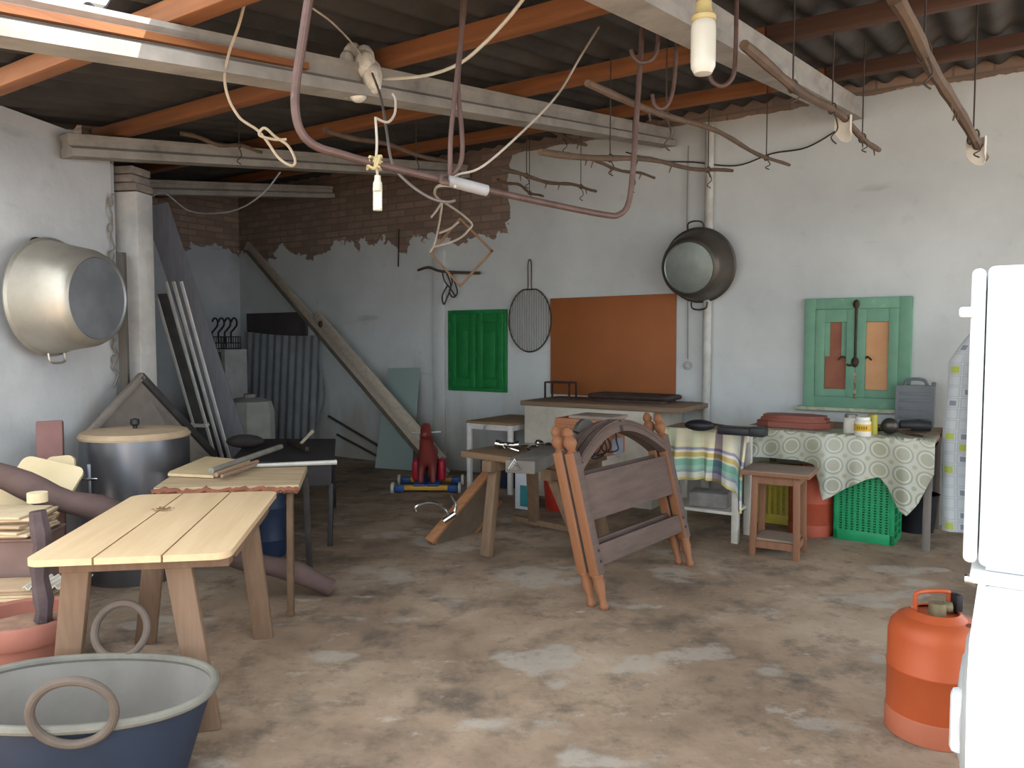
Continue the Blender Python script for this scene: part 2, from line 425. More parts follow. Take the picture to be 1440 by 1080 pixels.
# --- grill rack
gs, gz = wl(747, 450); sc = 1080/W(747, 450).y
R_ = 31/sc*1.12
o = thing('hanging_grill_rack', 'round wire grill rack hanging between the green shutters and the brown board', 'grill rack', wp(gs, .03, gz), RW)
q = MB(); pts = []
for k in range(40):
    a = PI/2+2*PI*k/40; x, z = R_*math.cos(a), R_*1.28*math.sin(a); z = min(z, R_*1.22)
    pts.append((x, 0, z))
q.tube(pts, .007, 8, closed=True); q.build('rim', M_IRON, o)
q = MB()
for k in range(17):
    x = R_*(-.9+1.8*k/16); hh = R_*1.28*math.sqrt(max(0, 1-(x/R_)**2)); q.tube([(x, -.004, -hh), (x, -.004, min(hh, R_*1.22))], .0035, 6)
q.build('bars', mat('#77726b', '#5b554f', 20, .5, .6), o)
q = MB(); q.tube(smooth_path([(-.055, 0, R_*1.22), (-.02, 0, R_*1.3), (-.02, 0, R_*2.2), (0, 0, R_*2.42), (.02, 0, R_*2.2), (.02, 0, R_*1.3), (.055, 0, R_*1.22)], 4), .005, 8); q.build('hanging_handle', M_IRON, o)
# --- brown hardboard panel
a0, z1 = wl(776, 420); a1, z0 = wl(951, 562)
q = MB(); q.box(((a1-a0)/2, -.012, (z1-.845)/2), (a1-a0, .012, z1-.845), b=.002)
m = Matrix.Rotation(math.radians(-.3), 4, 'Y'); bmesh.ops.transform(q.bm, matrix=m, verts=list(q.bm.verts))
tag(q.build('hardboard_sheet', mat('#94572d', '#8a5029', 2.5, .65, 0, .04), loc=wp(a0, .004, .845), rotz=RW), 'large rectangular orange-brown board leaning on the wall behind the masonry counter', 'board')
# --- pipe down the wall
sp, _ = wl(998, 380)
q = MB(); q.cyl((0, 0, 0), (0, 0, 3.14), .036, 20)
for zz in (.5, 1.25, 2.3): q.tube([(0, 0, zz), (0, 0, zz+.02)], .04, 20)
pipe = tag(q.build('wall_mounted_drainpipe', mat('#bdbdb8', '#a19f98', 5, .75), loc=wp(sp, .045, .0), rotz=RW), 'vertical grey painted pipe running down the wall beside the dark hanging pot', 'pipe')
# --- dark pot hanging on the wall
def wall_pot(name, label, cat, c, n, rr, rb, dep, mo, mi, tilt, rim_out=True):
    n = V(n).normalized()
    zax = (n*math.cos(tilt)-V((0, 0, 1))*math.sin(tilt)).normalized(); xax = V((0, 0, 1)).cross(zax).normalized(); yax = zax.cross(xax)
    m = Matrix((xax, yax, zax)).transposed().to_4x4()
    o = thing(name, label, cat, c, 0)
    q = MB(); w_ = .012
    prof = [(rr+.015, .0), (rr+.02, .012), (rr+.004, .02), (rr-.002, .05), (rb+(rr-rb)*.72, dep*.45), (rb+.03, dep*.85), (rb+.012, dep*.97), (rb, dep), (rb-.012, dep+.004), (rb-.02, dep-.004), (rb*.72, dep+.0), (0, dep+.012)]
    inner = [(0, dep-.02), (rb-.02, dep-.02), (rr-.025, .04), (rr-.012, .004), (rr+.015, 0)]
    q.lathe(prof, 56, m); q.lathe(inner, 56, m)
    bmesh.ops.remove_doubles(q.bm, verts=list(q.bm.verts), dist=.0005)
    bd = q.build('pot_body', [mo, mi], o, ang=28)
    cen = m @ V((0, 0, dep))
    for p in bd.data.polygons:
        pc = V(p.center); r_ = (pc-m @ V((0, 0, 0))); hgt = r_.dot(zax)
        if hgt > dep*.9 and (r_-zax*hgt).length < rb-.008: p.material_index = 1
    return o, m
PD = W(981, 373, .03)
rr = 49.5/1080*PD.y
o, m = wall_pot('hanging_cauldron', 'dark grey-brown cauldron hanging on the back wall over the drainpipe', 'pot', W(984, 373, .10), -D2-D1*.02, rr*.98, 36.5/1080*PD.y, .25, mat('#5b544b', '#4a453f', 5, .45, .55, .08), mat('#7d8580', '#6c746f', 5, .42, .6, .05), .16)
for sgn in (-1, 1):
    q = MB(); pts = [m @ V(p) for p in ((-.07, sgn*(rr-.0), .05), (-.06, sgn*(rr+.05), .06), (0, sgn*(rr+.065), .065), (.06, sgn*(rr+.05), .06), (.07, sgn*(rr-.0), .05))]
    q.tube(smooth_path(pts, 4), .007, 8); q.build('hanging_handle', M_IRON, o)
# --- cord with a ring hanging on the wall
q = MB(); ps = [W(968, 205, .02), W(966, 300, .02), W(967, 400, .012), W(967, 505, .012)]
q.tube(smooth_path(ps, 4), .005, 6)
e = W(967, 510, .014)
o = thing('hanging_pull_string', 'thin cord hanging down the back wall with a small ring at its end', 'cord', e, RW)
q.build('cord', mat('#8f8b84'), o, world=True)
q = MB(); q.tube([(.028*math.cos(a*PI/9), 0, .028*math.sin(a*PI/9)-.024) for a in range(18)], .009, 8, closed=True); q.build('ring', mat('#b8b5ae', '#9b978f', 9, .5), o)
# --- wire strung along the top of the wall
q = MB(); q.tube(smooth_path([W(p[0], p[1], .03) for p in ((880, 214), (925, 226), (975, 228), (1035, 233), (1085, 216), (1135, 207), (1185, 178), (1205, 165))], 6), .006, 6)
tag(q.build('hanging_wall_wire', M_IRON, loc=W(1035, 233, .03), world=True), 'thin dark wire strung along the top of the back wall', 'wire')

# ================================================================ tables by the right part of the wall
M_TWOOD = wood('#8f7a62', '#7c6852', 'x', 2.5, .8, .15, '#6b5a48')
M_GREYW = wood('#77706a', '#655f5a', 'z', 3, .85)
M_WHITEP = mat('#c9c6bd', '#b5b0a5', 8, .6, 0, .1)
ts0, _ = wl(1040, 606, .9); ts1, _ = wl(1316, 606, .9); TZ = .73
def table(name, label, s0, s1, o0, o1, z, leg, mt, ml, th=.03, legs=((1, 1), (1, 0), (0, 1), (0, 0)), apron=.07, inset=.04, splay=0.0, lname='leg'):
    L, Dp = s1-s0, o1-o0
    o = thing(name, label, 'table', wp((s0+s1)/2, (o0+o1)/2, 0), RW)
    q = MB(); q.box((0, 0, z-th/2), (L, Dp, th), b=.004); q.build('tabletop', mt, o)
    q = MB()
    for sy in (-1, 1): q.box((0, sy*(Dp/2-inset), z-th-apron/2), (L-2*inset, .02, apron))
    for sx in (-1, 1): q.box((sx*(L/2-inset), 0, z-th-apron/2), (.02, Dp-2*inset, apron))
    q.build('apron', ml, o)
    for ix, iy in legs:
        sx, sy = (1 if ix else -1), (1 if iy else -1)
        x, y = sx*(L/2-inset), sy*(Dp/2-inset)
        q = MB(); q.bar((x+sx*splay, y+sy*splay, 0), (x, y, z-th), leg, leg, up=(1, 0, 0), b=.003); q.build(lname, ml, o)
    return o
T1 = table('long_table', 'long wooden table against the back wall, half covered by the circle-patterned oilcloth', ts0, ts1, .08, .88, TZ, .045, M_TWOOD, M_GREYW)
# oilcloth: over the right half, hanging down the front
t = NT('oilcloth'); u = t.xyz('UV')
def circ(u0, v0, per, ox=0.0):
    a = t.math('SUBTRACT', t.math('FRACT', t.math('ADD', t.math('DIVIDE', u0, per), ox)), .5); b = t.math('SUBTRACT', t.math('FRACT', t.math('ADD', t.math('DIVIDE', v0, per), ox)), .5)
    return t.math('SQRT', t.math('ADD', t.math('MULTIPLY', a, a), t.math('MULTIPLY', b, b)))
um, vm = u[0], u[1]
r1 = circ(um, vm, .135); r2 = circ(um, vm, .135, .5)
c = t.ramp(r1, [(.0, '#8b8d78'), (.27, '#8b8d78'), (.3, '#adb0a2'), (.36, '#adb0a2'), (.38, '#7f8473'), (.43, '#7f8473'), (.46, '#a6a99b')])
c = t.mix(t.ramp(r2, [(.1, 1.0), (.12, 0.0)]), c, '#8f907b'); c = t.mix(t.ramp(t.noise(3), [(.4, 0.0), (.7, .5)]), c, '#9d9a85')
M_OIL = t.done(c, .28, 0, .6)
M_OILB = M_OIL
OL = ts1-ts0-.05; DF = .93
low = [(0, .2), (.12, .2), (.3, .2), (.41, .22), (.44, .34), (.465, .45), (.5, .43), (.58, .36), (.68, .29), (.74, .27), (.78, .33), (.84, .47), (.88, .5), (.93, .42), (.97, .3), (1, .22)]
def interp(tb, x):
    for (a, b), (c_, d) in zip(tb, tb[1:]):
        if x <= c_: return b+(d-b)*(x-a)/(c_-a)
    return tb[-1][1]
def oil(u, v):
    s = ts0+.02+u*(OL+.03); drop = interp(low, u)
    ov = .10+.16*max(0, math.sin(u*2.1+.4))
    tot = ov+drop; d = v*tot
    fold = .014*math.sin(u*31)+.02*math.sin(u*13+1)
    if d < ov: return wp(s, .90-(ov-d), TZ+.006)
    k = min(1, (d-ov)/.5)
    return wp(s, .905+.035+fold*k*1.6-.02*(1-k), TZ+.004-(d-ov))
q = MB(); q.sheet(oil, 90, 34, .003, uvf=lambda a, b: (a*OL, b*(.10+.16*max(0, math.sin(a*2.1+.4))+interp(low, a))))
o = q.build('oilcloth', M_OIL, loc=wp((ts0+ts1)/2, .9, TZ), rotz=RW, world=True); tag(o, 'pale glossy oilcloth with circle pattern draped over the front of the long table', 'tablecloth')
# grey sheet hanging over the right end of the same table
def gsh(u, v):
    off = .2+u*.34; d = v*(.34+.1*u)
    return wp(ts1+.02+.02*v+.008*math.sin(u*11), off, TZ+.012-d+ (0))
q = MB(); q.sheet(gsh, 24, 12, .004)
tag(q.build('grey_cloth', mat('#6f7069', '#5e5f59', 6, .85), loc=wp(ts1, .5, TZ), world=True), 'dull grey cloth hanging over the right end of the long table', 'cloth')
# white table in front with the plaid cloth
ps0, _ = wl(936, 610, 1.3); ps1, _ = wl(1046, 610, 1.3)
T2 = table('white_table', 'white-legged table with a low shelf under the striped cloth', ps0, ps1, 1.0, 1.36, .755, .045, M_TWOOD, M_WHITEP)
q = MB(); q.box((0, 0, .2), (ps1-ps0-.09, .34, .02)); q.build('shelf', M_WHITEP, T2)
t = NT('plaid'); u = t.xyz('UV')
def stripes(co, st):
    r = t.add('ShaderNodeValToRGB'); r.color_ramp.interpolation = 'CONSTANT'; e = r.color_ramp.elements
    while len(e) < len(st): e.new(.5)
    for k, (p, c_) in enumerate(st): e[k].position = p; e[k].color = lin(c_)
    t.lk(co, r.inputs[0]); return r.outputs[0]
hv = stripes(u[1], [(0, '#d5cfb6'), (.3, '#ded6b0'), (.38, '#8d86ac'), (.43, '#e6e2d6'), (.48, '#cdb04c'), (.56, '#e3dcc0'), (.6, '#6fb5a4'), (.72, '#93c9bb'), (.8, '#9aa3b8'), (.85, '#dfe0da'), (.95, '#d9c66d')])
vv = stripes(u[0], [(0, '#e2dcc6'), (.1, '#cfd9c8'), (.22, '#e9e6da'), (.38, '#d6dccb'), (.5, '#e6e2d2'), (.66, '#6f5c78'), (.735, '#e5e2da'), (.84, '#d2dbe0'), (.93, '#6f6a84'), (.97, '#e0dccf')])
c = t.mix(.8, hv, vv, 'MULTIPLY'); c = t.mix(.15, c, vv)
M_PLAID = t.done(c, .9, 0, .1)
lowp = [(0, .33), (.25, .36), (.5, .33), (.7, .34), (.85, .4), (.95, .52), (1, .53)]
def plaid(u, v):
    s = ps0-.02+u*(ps1-ps0+.07); drop = interp(lowp, u); ov = .015; d = v*(ov+drop)
    if d < ov: return wp(s, 1.365-(ov-d)*.3, .758)
    k = min(1, (d-ov)/.3); return wp(s+.02*k*math.sin(u*17), 1.385+k*(.022*math.sin(u*34)+.02)+.05*max(0, u-.8)*k, .757-(d-ov))
q = MB(); q.sheet(plaid, 80, 24, .003)
tag(q.build('striped_cloth', M_PLAID, loc=wp((ps0+ps1)/2, 1.37, .75), world=True), 'striped kitchen cloth in cream, yellow, turquoise and purple hanging from the white-legged table', 'cloth')
# stuff on its shelf
q = MB(); c_ = wp((ps0+ps1)/2+.02, 1.2, .212)
q.box((0, 0, .05), (.26, .2, .1), b=.01); tag(q.build('grey_box', mat('#8d8a86', '#6f6c69', 8, .8), loc=c_, rotz=RW+.15), 'small grey box on the low shelf of the white-legged table', 'box')
# black brush and black box on the table
def on(px, py, z): return Z(px, py, z)
p = on(984, 607, .757); o = thing('black_brush', 'black oval brush with a thin rod lying on the white-legged table', 'brush', p, RW+.12)
q = MB(); q.ball((0, 0, .042), (.1, .05, .038), 18); q.build('bristles', M_BLACK, o)
q = MB(); q.tube([(.08, .0, .055), (.3, -.01, .03)], .007, 8); q.build('rod', M_IRON, o)
p = on(1042, 614, .757); o = thing('black_case', 'long flat black case lying at the corner of the white-legged table', 'case', p+D2*.06, RW+.02)
q = MB(); q.box((-.03, 0, .027), (.26, .09, .05), b=.012); q.build('body', M_BLACK, o)
q = MB(); q.box((.09, 0, .03), (.1, .1, .058), b=.01); q.build('lid', M_BLACK, o)
# octagonal mouldings
M_RED = wood('#8b5142', '#7a463a', 'x', 3, .6, .15, '#6a3d33')
p = on(1108, 603, TZ+.009); o = thing('wooden_moulding_frame', 'reddish brown stepped octagonal wooden frame lying on the long table', 'frame', p+D2*.2, RW)
for k, (wd, dp, zz, hh) in enumerate(((.5, .3, .02, .04), (.45, .26, .052, .024), (.42, .24, .074, .02))):
    q = MB(); oc = [(-wd/2, -dp/4), (-wd/2+.1, -dp/2), (wd/2-.1, -dp/2), (wd/2, -dp/4), (wd/2, dp/4), (wd/2-.1, dp/2), (-wd/2+.1, dp/2), (-wd/2, dp/4)]
    q.prism([(x, y, zz-hh/2) for x, y in oc], (0, 0, hh)); q.build('moulding', M_RED, o)
# jars
M_JAR = mat('#d9d7cd', '#cfccc0', 6, .3, 0, 0); M_YEL = mat('#c9a832', '#b8962a', 8, .5, 0, 0)
def jar(px, py, label, r=.052, h=.125, lidc=None, lab=True):
    p = on(px, py, TZ+.002); o = thing('jar', label, 'jar', p, RW, 'jars on the long table')
    q = MB(); q.lathe([(0, 0), (r*.9, 0), (r, .01), (r, h*.74), (r*.8, h*.84), (r*.78, h*.85)], 28); q.build('jar_body', M_JAR, o)
    q = MB(); q.lathe([(r*.78, h*.84), (r*.86, h*.85), (r*.86, h), (0, h+.002)], 28); q.build('lid', lidc or M_JAR, o)
    if lab:
        q = MB(); q.lathe([(r+.001, h*.28), (r+.0015, h*.3), (r+.0015, h*.62), (r+.001, h*.64)], 28); q.build('jar_label', M_YEL, o, label='yellow printed band round the jar')
        q = MB()
        for k in range(5):
            a = math.radians(-118+k*15); q.box(((r+.002)*math.cos(a), (r+.002)*math.sin(a), h*.46), (.007, .005, .02), Matrix.Identity(4))
        q.build('lettering', mat('#8a5f1c'), o)
    return o
jar(1213, 613, 'white jar with a yellow band and white lid in front on the long table')
jar(1196, 609, 'white jar with a dull grey lid half hidden behind the yellow-banded jar', .046, .125, mat('#8f8d86', '#7a7870', 9, .4, .5), False)
p = on(1226, 612, TZ+.002)+D2*.03; q = MB(); q.lathe([(0, 0), (.03, 0), (.03, .13), (.026, .135), (0, .135)], 24)
tag(q.build('can', mat('#a8a03c', '#96902f', 8, .4), loc=p), 'slim olive-yellow can standing right of the white jars', 'can')
# dark round pan and tools
p = on(1243, 612, TZ+.002)+D2*.03+D1*.03; o = thing('dark_ladle', 'dark round ladle bowl leaning among tools right of the jars', 'ladle', p, RW)
q = MB(); q.ball((0, 0, .06), (.055, .04, .055), 18); q.build('bowl', mat('#4a4743', '#33312f', 12, .35, .6), o)
q = MB(); q.tube(smooth_path([(.03, -.02, .045), (.1, -.03, .02), (.2, -.05, .012)], 5), .008, 8); q.build('handle', M_IRON, o)
M_DGREY = mat('#3b3c3e', '#2d2e30', 12, .5, .2, .1)
p = on(1280, 608, TZ+.002)+D2*.02; o = thing('power_drill', 'dark grey power tool lying in front of the grey carrying case', 'tool', p, RW+.1)
q = MB(); q.tube([(-.17, 0, .035), (-.08, 0, .035), (-.06, 0, .045), (.05, 0, .05), (.12, .01, .045)], [.008, .012, .034, .042, .036], 14); q.build('body', M_DGREY, o)
q = MB(); q.bar((.05, 0, .035), (.1, .12, .025), .05, .04, b=.01); q.build('handle', M_DGREY, o)
q = MB()
for k in range(4): q.tube([(-.2+.06*k, -.05-.01*k, .012), (-.05+.05*k, -.03+.02*k, .014)], .01, 8)
tag(q.build('spanner_bundle', M_IRON, loc=p-D1*.1-D2*.07+V((0,0,.008)), rotz=RW), 'small dark bundle of spanners on the table edge right of the jars', 'spanners')
# grey carrying case against the wall
M_CASE = mat('#70757a', '#656a6f', 5, .5, 0, .06)
s_c, z_c = wl(1286, 600, .14)
o = thing('carrying_case', 'grey plastic carrying case with handle standing on the table under the window', 'case', wp(s_c, .13, TZ+.002), RW)
q = MB(); q.prism([(x, -.05, z+.15) for x, z in rrect(.25, .3, .02)], (0, .1, 0))
for zz in (.07, .13, .19, .24): q.box((0, -.052, zz), (.2, .008, .02), b=.003)
q.build('shell', M_CASE, o)
q = MB(); q.tube(smooth_path([(-.075, 0, .295), (-.055, 0, .335), (0, 0, .345), (.055, 0, .335), (.075, 0, .295)], 5), .012, 10); q.build('handle', M_CASE, o)
q = MB(); q.box((.115, 0, .31), (.03, .03, .03), b=.005); q.build('latch', M_CASE, o)
# stool
M_STOOL = wood('#74503b', '#835c44', 'z', 3, .65, .15, '#664635'); M_STTOP = mat('#8a7868', '#7b6a5c', 5, .8, 0, .1)
o = thing('wooden_stool', 'square-topped wooden stool with four legs and a low shelf in front of the oilcloth', 'stool', (1.70, 4.84, 0), math.radians(-30))
q = MB(); q.box((0, 0, .53), (.41, .35, .028), b=.004); q.build('seat', M_STTOP, o, label='dusty grey-brown flat top')
q = MB(); q.box((0, -.176, .527), (.412, .004, .02)); q.box((.206, 0, .527), (.004, .352, .02)); q.build('edging', M_STOOL, o)
for sx in (-1, 1):
    for sy in (-1, 1):
        q = MB(); q.bar((sx*.133, sy*.125, 0), (sx*.123, sy*.115, .516), .038, .038, up=(1, 0, 0), b=.003); q.build('leg', M_STOOL, o)
for sy in (-1, 1):
    for zz, hh in ((.485, .05), (.075, .045)):
        q = MB(); q.box((0, sy*.12, zz), (.225, .018, hh)); q.build('rail', M_STOOL, o)
        q = MB(); q.box((sy*.128, 0, zz), (.018, .21, hh)); q.build('rail', M_STOOL, o)
q = MB(); q.box((0, 0, .105), (.24, .226, .014)); q.build('shelf', M_STTOP, o, label='dusty low shelf')
# crates
def lattice(name, label, cat, loc, rz, w, d, h, m, ncol, nrow):
    o = thing(name, label, cat, loc, rz)
    q = MB(); b_ = .028
    for c, dm in (((-w/2+b_/2, -d/2+.008, h/2), (b_, .016, h)), ((w/2-b_/2, -d/2+.008, h/2), (b_, .016, h)), ((0, -d/2+.008, .035), (w, .016, .07)), ((0, -d/2+.008, h-.02), (w, .016, .04))): q.box(c, dm, b=.003)
    for k in range(ncol+1):
        x = -w/2+b_+(w-2*b_)*k/ncol; q.box((x, -d/2+.007, h/2), (.02, .01, h-.04))
    for k in range(nrow+1):
        z = .07+(h-.11)*k/nrow; q.box((0, -d/2+.0066, z), (w-b_, .012, .0085))
    q.build('front_grid', m, o)
    q = MB()
    for sx in (-1, 1):
        x = sx*(w/2-.006)
        for y0 in (-d/2+.02, 0, d/2-.03): q.box((x, y0, h/2), (.012, .03, h))
        for k in range(9): q.box((x, 0, .02+(h-.04)*k/8), (.01, d-.01, .014 if k % 8 else .04))
    q.build('side_grid', m, o)
    q = MB(); q.box((0, d/2-.006, h/2), (w, .012, h)); q.box((0, 0, .006), (w-.02, d-.02, .012)); q.box((0, 0, h-.006), (w-.02, d-.02, .012)); q.build('shell', m, o)
    return o
a = Z(1171, 757); b_ = Z(1256, 769); cc = (a+b_)/2; rz = math.atan2(b_.y-a.y, b_.x-a.x)
lattice('green_crate', 'green plastic lattice crate standing on end under the oilcloth', 'crate', cc+V((-math.sin(rz), math.cos(rz), 0))*.16, rz, (b_-a).length, .3, .5, mat('#17905a', '#138050', 6, .45, 0, .03), 9, 22)
lattice('yellow_crate', 'yellow plastic lattice crate behind the stool', 'crate', V((2.0, 5.74, 0)), RW, .34, .26, .42, mat('#b5a436', '#a39330', 6, .5, 0, .03), 7, 20)
# gas bottles
M_ORG = mat('#b5562f', '#aa4d29', 4, .5, .1, .05, c3='#934527'); M_ORG2 = mat('#ab6247', '#9f563b', 4, .6, 0, .05)
M_ORG_D = mat('#a2492f', '#8f4029', 4, .55, .1, .05)
def bottle(label, loc, rz, mb, ms):
    o = thing('gas_bottle', label, 'gas bottle', loc, rz)
    q = MB(); q.lathe([(0, .05), (.14, .05), (.147, .075), (.147, .225), (.1495, .228), (.1495, .234), (.147, .237), (.147, .34), (.14, .372), (.118, .398), (.07, .412), (0, .415)], 48); q.build('body', mb, o, ang=40)
    q = MB(); q.lathe([(.142, 0), (.15, .002), (.15, .075), (.147, .08), (.142, .078), (.142, 0)], 48)
    q.build('foot_ring', ms, o)
    q = MB(); q.lathe([(.095, .395), (.1, .402), (.075, .425), (.07, .42)], 40); q.build('collar', mb, o)
    q = MB(); q.tube(smooth_path([(-.06, .02, .41), (-.062, .02, .47), (-.05, .02, .482), (.0, .03, .482), (.05, .02, .482), (.062, .02, .47), (.06, .02, .41)], 4), .008, 8); q.build('handle', mb, o)
    q = MB(); q.cyl((0, -.01, .41), (0, -.01, .455), .028, 18); q.cyl((.02, -.01, .44), (.045, -.02, .44), .018, 14); q.build('valve', mat('#8e8468', '#6f6650', 9, .5, .4), o)
    q = MB(); q.box((.075, 0, .45), (.025, .04, .06), b=.005); q.build('valve_lever', M_BLACK, o)
    q = MB(); q.ball((.06, -.085, .398), (.035, .02, .006), 12); q.build('recess', mat('#6e3a25'), o)
    return o
bottle('bright orange gas bottle standing beside the white washing machine', (1.46, 2.60, 0), .1, M_ORG, M_ORG2)
bottle('dull orange-red gas bottle standing behind the wooden stool', (2.11, 5.37, 0), RW, M_ORG_D, M_ORG_D)
# dark bucket under right end
p = Z(1283, 752); q = MB(); q.lathe([(0, 0), (.12, 0), (.15, .26), (.155, .27), (.146, .27), (.116, .012), (0, .012)], 28)
tag(q.build('black_bucket', mat('#1d1f26', '#16181d', 8, .5), loc=p+D2*.16), 'black plastic bucket under the table right of the green crate', 'bucket')
# patterned cloth hanging by the appliances
t = NT('squares'); u = t.xyz('UV')
um, vm = t.math('MULTIPLY', u[0], 7.0), t.math('MULTIPLY', u[1], 19.0)
vec = t.add('ShaderNodeCombineXYZ'); t.lk(um, vec.inputs[0]); t.lk(vm, vec.inputs[1])
fl_ = t.add('ShaderNodeVectorMath', operation='FLOOR'); t.lk(vec.outputs[0], fl_.inputs[0])
wn = t.add('ShaderNodeTexWhiteNoise', noise_dimensions='2D'); t.lk(fl_.outputs[0], wn.inputs['Vector'])
def inbox(lo, hi):
    k = None
    for c_ in (um, vm):
        f_ = t.math('FRACT', c_); g_ = t.math('MULTIPLY', t.math('GREATER_THAN', f_, lo), t.math('LESS_THAN', f_, hi)); k = g_ if k is None else t.math('MULTIPLY', k, g_)
    return k
ring = t.math('SUBTRACT', inbox(.06, .94), inbox(.12, .88))
c = t.mix(t.math('MULTIPLY', ring, .45), '#b3b7b9', '#7d848c')
c = t.mix(t.math('MULTIPLY', inbox(.3, .75), t.math('GREATER_THAN', wn.outputs[0], .5)), c, '#7c828c')
c = t.mix(t.math('MULTIPLY', inbox(.2, .8), t.math('GREATER_THAN', wn.outputs[0], .82)), c, '#a3ad56')
M_SQ = t.done(c, .8, 0, .2)
def hang(s0, s1, zt, zb, off, amp, ph):
    def f(u, v):
        wd = .30+.70*min(1, (v*5)**.6) if v < .2 else 1
        sm = s0+.62*(s1-s0); s = sm+(s0+(s1-s0)*u-sm)*wd
        k = .25+.75*v
        return wp(s+.01*math.sin(v*7+ph), off+amp*k*math.sin(u*24+ph)+.04*k*math.sin(u*9)+.2*v*v*.4, zt-(zt-zb)*v)
    return f
hs0 = ts1+.035
o = thing('hanging_patterned_cloth', 'white cloth with small grey and green squares hanging on the wall beside the appliances', 'cloth', wp(hs0+.2, .5, .1), RW)
q = MB(); q.sheet(hang(hs0, hs0+.55, 1.49, .13, .66, .016, .3), 70, 40, .003); q.build('outer_fold', M_SQ, o, world=True)
q = MB(); q.sheet(hang(hs0+.17, hs0+.62, 1.46, .07, .74, .018, 1.8), 60, 40, .003); q.build('front_fold', M_SQ, o, world=True)
q = MB(); q.cyl(wp(hs0+.36, 0, 1.52), wp(hs0+.36, .7, 1.5), .008, 8); q.build('hook', M_IRON, o, world=True)
# ================================================================ appliances on the right
M_WHITE = mat('#dfe3e3', '#d9dddd', 3, .35, 0, 0, spec=.5); M_LG = mat('#b9bcbd', '#aeb1b2', 3, .4, 0, 0)
ac = V((.972, 1.588, 0)); 
o = thing('washing_machine', 'white front-loading washing machine standing on the floor, below the small fridge', 'washing machine', ac, RW)   # local x along its side, y into depth
q = MB(); q.box((.30, .3, .43), (.57, .6, .82), b=.012); q.build('body', M_WHITE, o)
q = MB(); q.prism([(0.02, .0, .03), (.006, .0, .05), (-.004, .0, .3), (-.008, .0, .62), (-.006, 0, .72), (.006, .0, .84), (.02, .0, .845)], (0, .6, 0)); q.build('front_panel', M_WHITE, o)
q = MB(); q.box((.29, .3, .852), (.6, .6, .024), b=.008); q.build('top_panel', M_WHITE, o)
m = Matrix.Translation((-.004, .3, .45)) @ Matrix.Rotation(-PI/2, 4, 'Y')
q = MB(); q.lathe([(.2, -.012), (.2, .006), (.17, .018), (.13, .02)], 40, m); q.build('door_ring', M_LG, o)
q = MB(); q.lathe([(.135, .018), (.12, .026), (.06, .032), (0, .034)], 40, m); q.build('door_glass', M_LG, o)
q = MB(); q.box((-.024, .2, .455), (.045, .05, .15), b=.014); q.build('door_handle', M_WHITE, o)
q = MB(); m2 = Matrix.Translation((.0, .05, .835)) @ Matrix.Rotation(-PI/2, 4, 'Y'); q.lathe([(0, .022), (.012, .02), (.014, 0), (0, -.004)], 24, m2); q.build('knob', M_CHROME, o)
for x in (.06, .54):
    for y in (.06, .54):
        q = MB(); q.cyl((x, y, 0), (x, y, .03), .025, 14); q.build('foot', M_BLACK, o)
o = thing('small_fridge', 'white compact fridge stacked on top of the washing machine', 'fridge', ac-D1*.022+V((0, 0, .866)), RW)
q = MB(); q.box((.312, .28, .325), (.57, .54, .63), b=.012, seg=3); q.build('cabinet', M_WHITE, o)
q = MB(); q.box((.011, .28, .325), (.026, .54, .622), b=.012, seg=4); q.build('fridge_door', M_WHITE, o)
q = MB(); q.box((-.008, .03, .545), (.03, .05, .022), b=.006); q.build('hinge_cap', M_WHITE, o)
q = MB(); q.box((.29, .28, .008), (.5, .5, .016)); q.build('base', M_LG, o)
# ================================================================ middle of the room
def frame_m(o_, x, z):               # matrix from origin and two axes
    x = V(x).normalized(); y = V(z).cross(x).normalized(); z = x.cross(y)
    m = Matrix((x, y, z)).transposed().to_4x4(); m.translation = o_; return m
M_PLAST = mat('#c2bcae', '#aaa294', 5, .9, 0, .35, c3='#918979')
M_SLAB = wood('#86705a', '#6f5c49', 'x', 3, .8, .2)
# --- masonry counter
fo = .70
f0, _ = wl(736, 600, fo); f1, _ = wl(917, 600, fo); g0, _ = wl(727, 565, fo); g1, _ = wl(957, 575, fo)
o = thing('masonry_counter', 'plastered masonry counter with a wooden top below the brown board', 'counter', wp((f0+f1)/2, fo/2+.004, 0), RW)
q = MB(); q.box((0, 0, .395), (f1-f0, fo-.03, .79), b=.012); q.build('plaster_base', M_PLAST, o)
q = MB(); q.box(((g0+g1)/2-(f0+f1)/2+.02, 0, .81), (g1-g0-.03, fo, .04), b=.004); q.build('countertop', M_SLAB, o)
# --- iron trivets and griddle on the counter
CZ = .832
def trivet(px, py, w_, d_, h_, lb):
    p = Z(px, py, CZ); o = thing('iron_trivet', lb, 'trivet', p+D2*.12, RW)
    q = MB(); 
    for sy in (-1, 1): q.bar((-w_/2, sy*d_/2, h_), (w_/2, sy*d_/2, h_), .014, .014)
    for sx in (-1, 1): q.bar((sx*w_/2, -d_/2, h_), (sx*w_/2, d_/2, h_), .014, .014)
    q.build('top_ring', M_IRON, o)
    for sx in (-1, 1):
        for sy in (-1, 1):
            q = MB(); q.bar((sx*w_/2, sy*d_/2, 0), (sx*w_/2, sy*d_/2, h_), .014, .014); q.build('leg', M_IRON, o)
trivet(779, 561, .25, .13, .145, 'black iron trivet with four legs standing on the masonry counter')
p = Z(882, 566, CZ); o = thing('griddle_tray', 'dark flat griddle tray lying on the masonry counter in front of the brown board', 'tray', p+D2*.14, RW)
q = MB(); ol = rrect(.74, .3, .05); q.prism([(x*.92, y*.92, 0) for x, y in ol], (0, 0, .02)); q.build('tray_body', mat('#4b3c36', '#382e2a', 9, .6, .3, .2), o)
q = MB(); q.tube([(x, y, .045) for x, y in ol], .02, 8, closed=True); q.build('rim', mat('#4b3c36', '#382e2a', 9, .6, .3, .2), o)
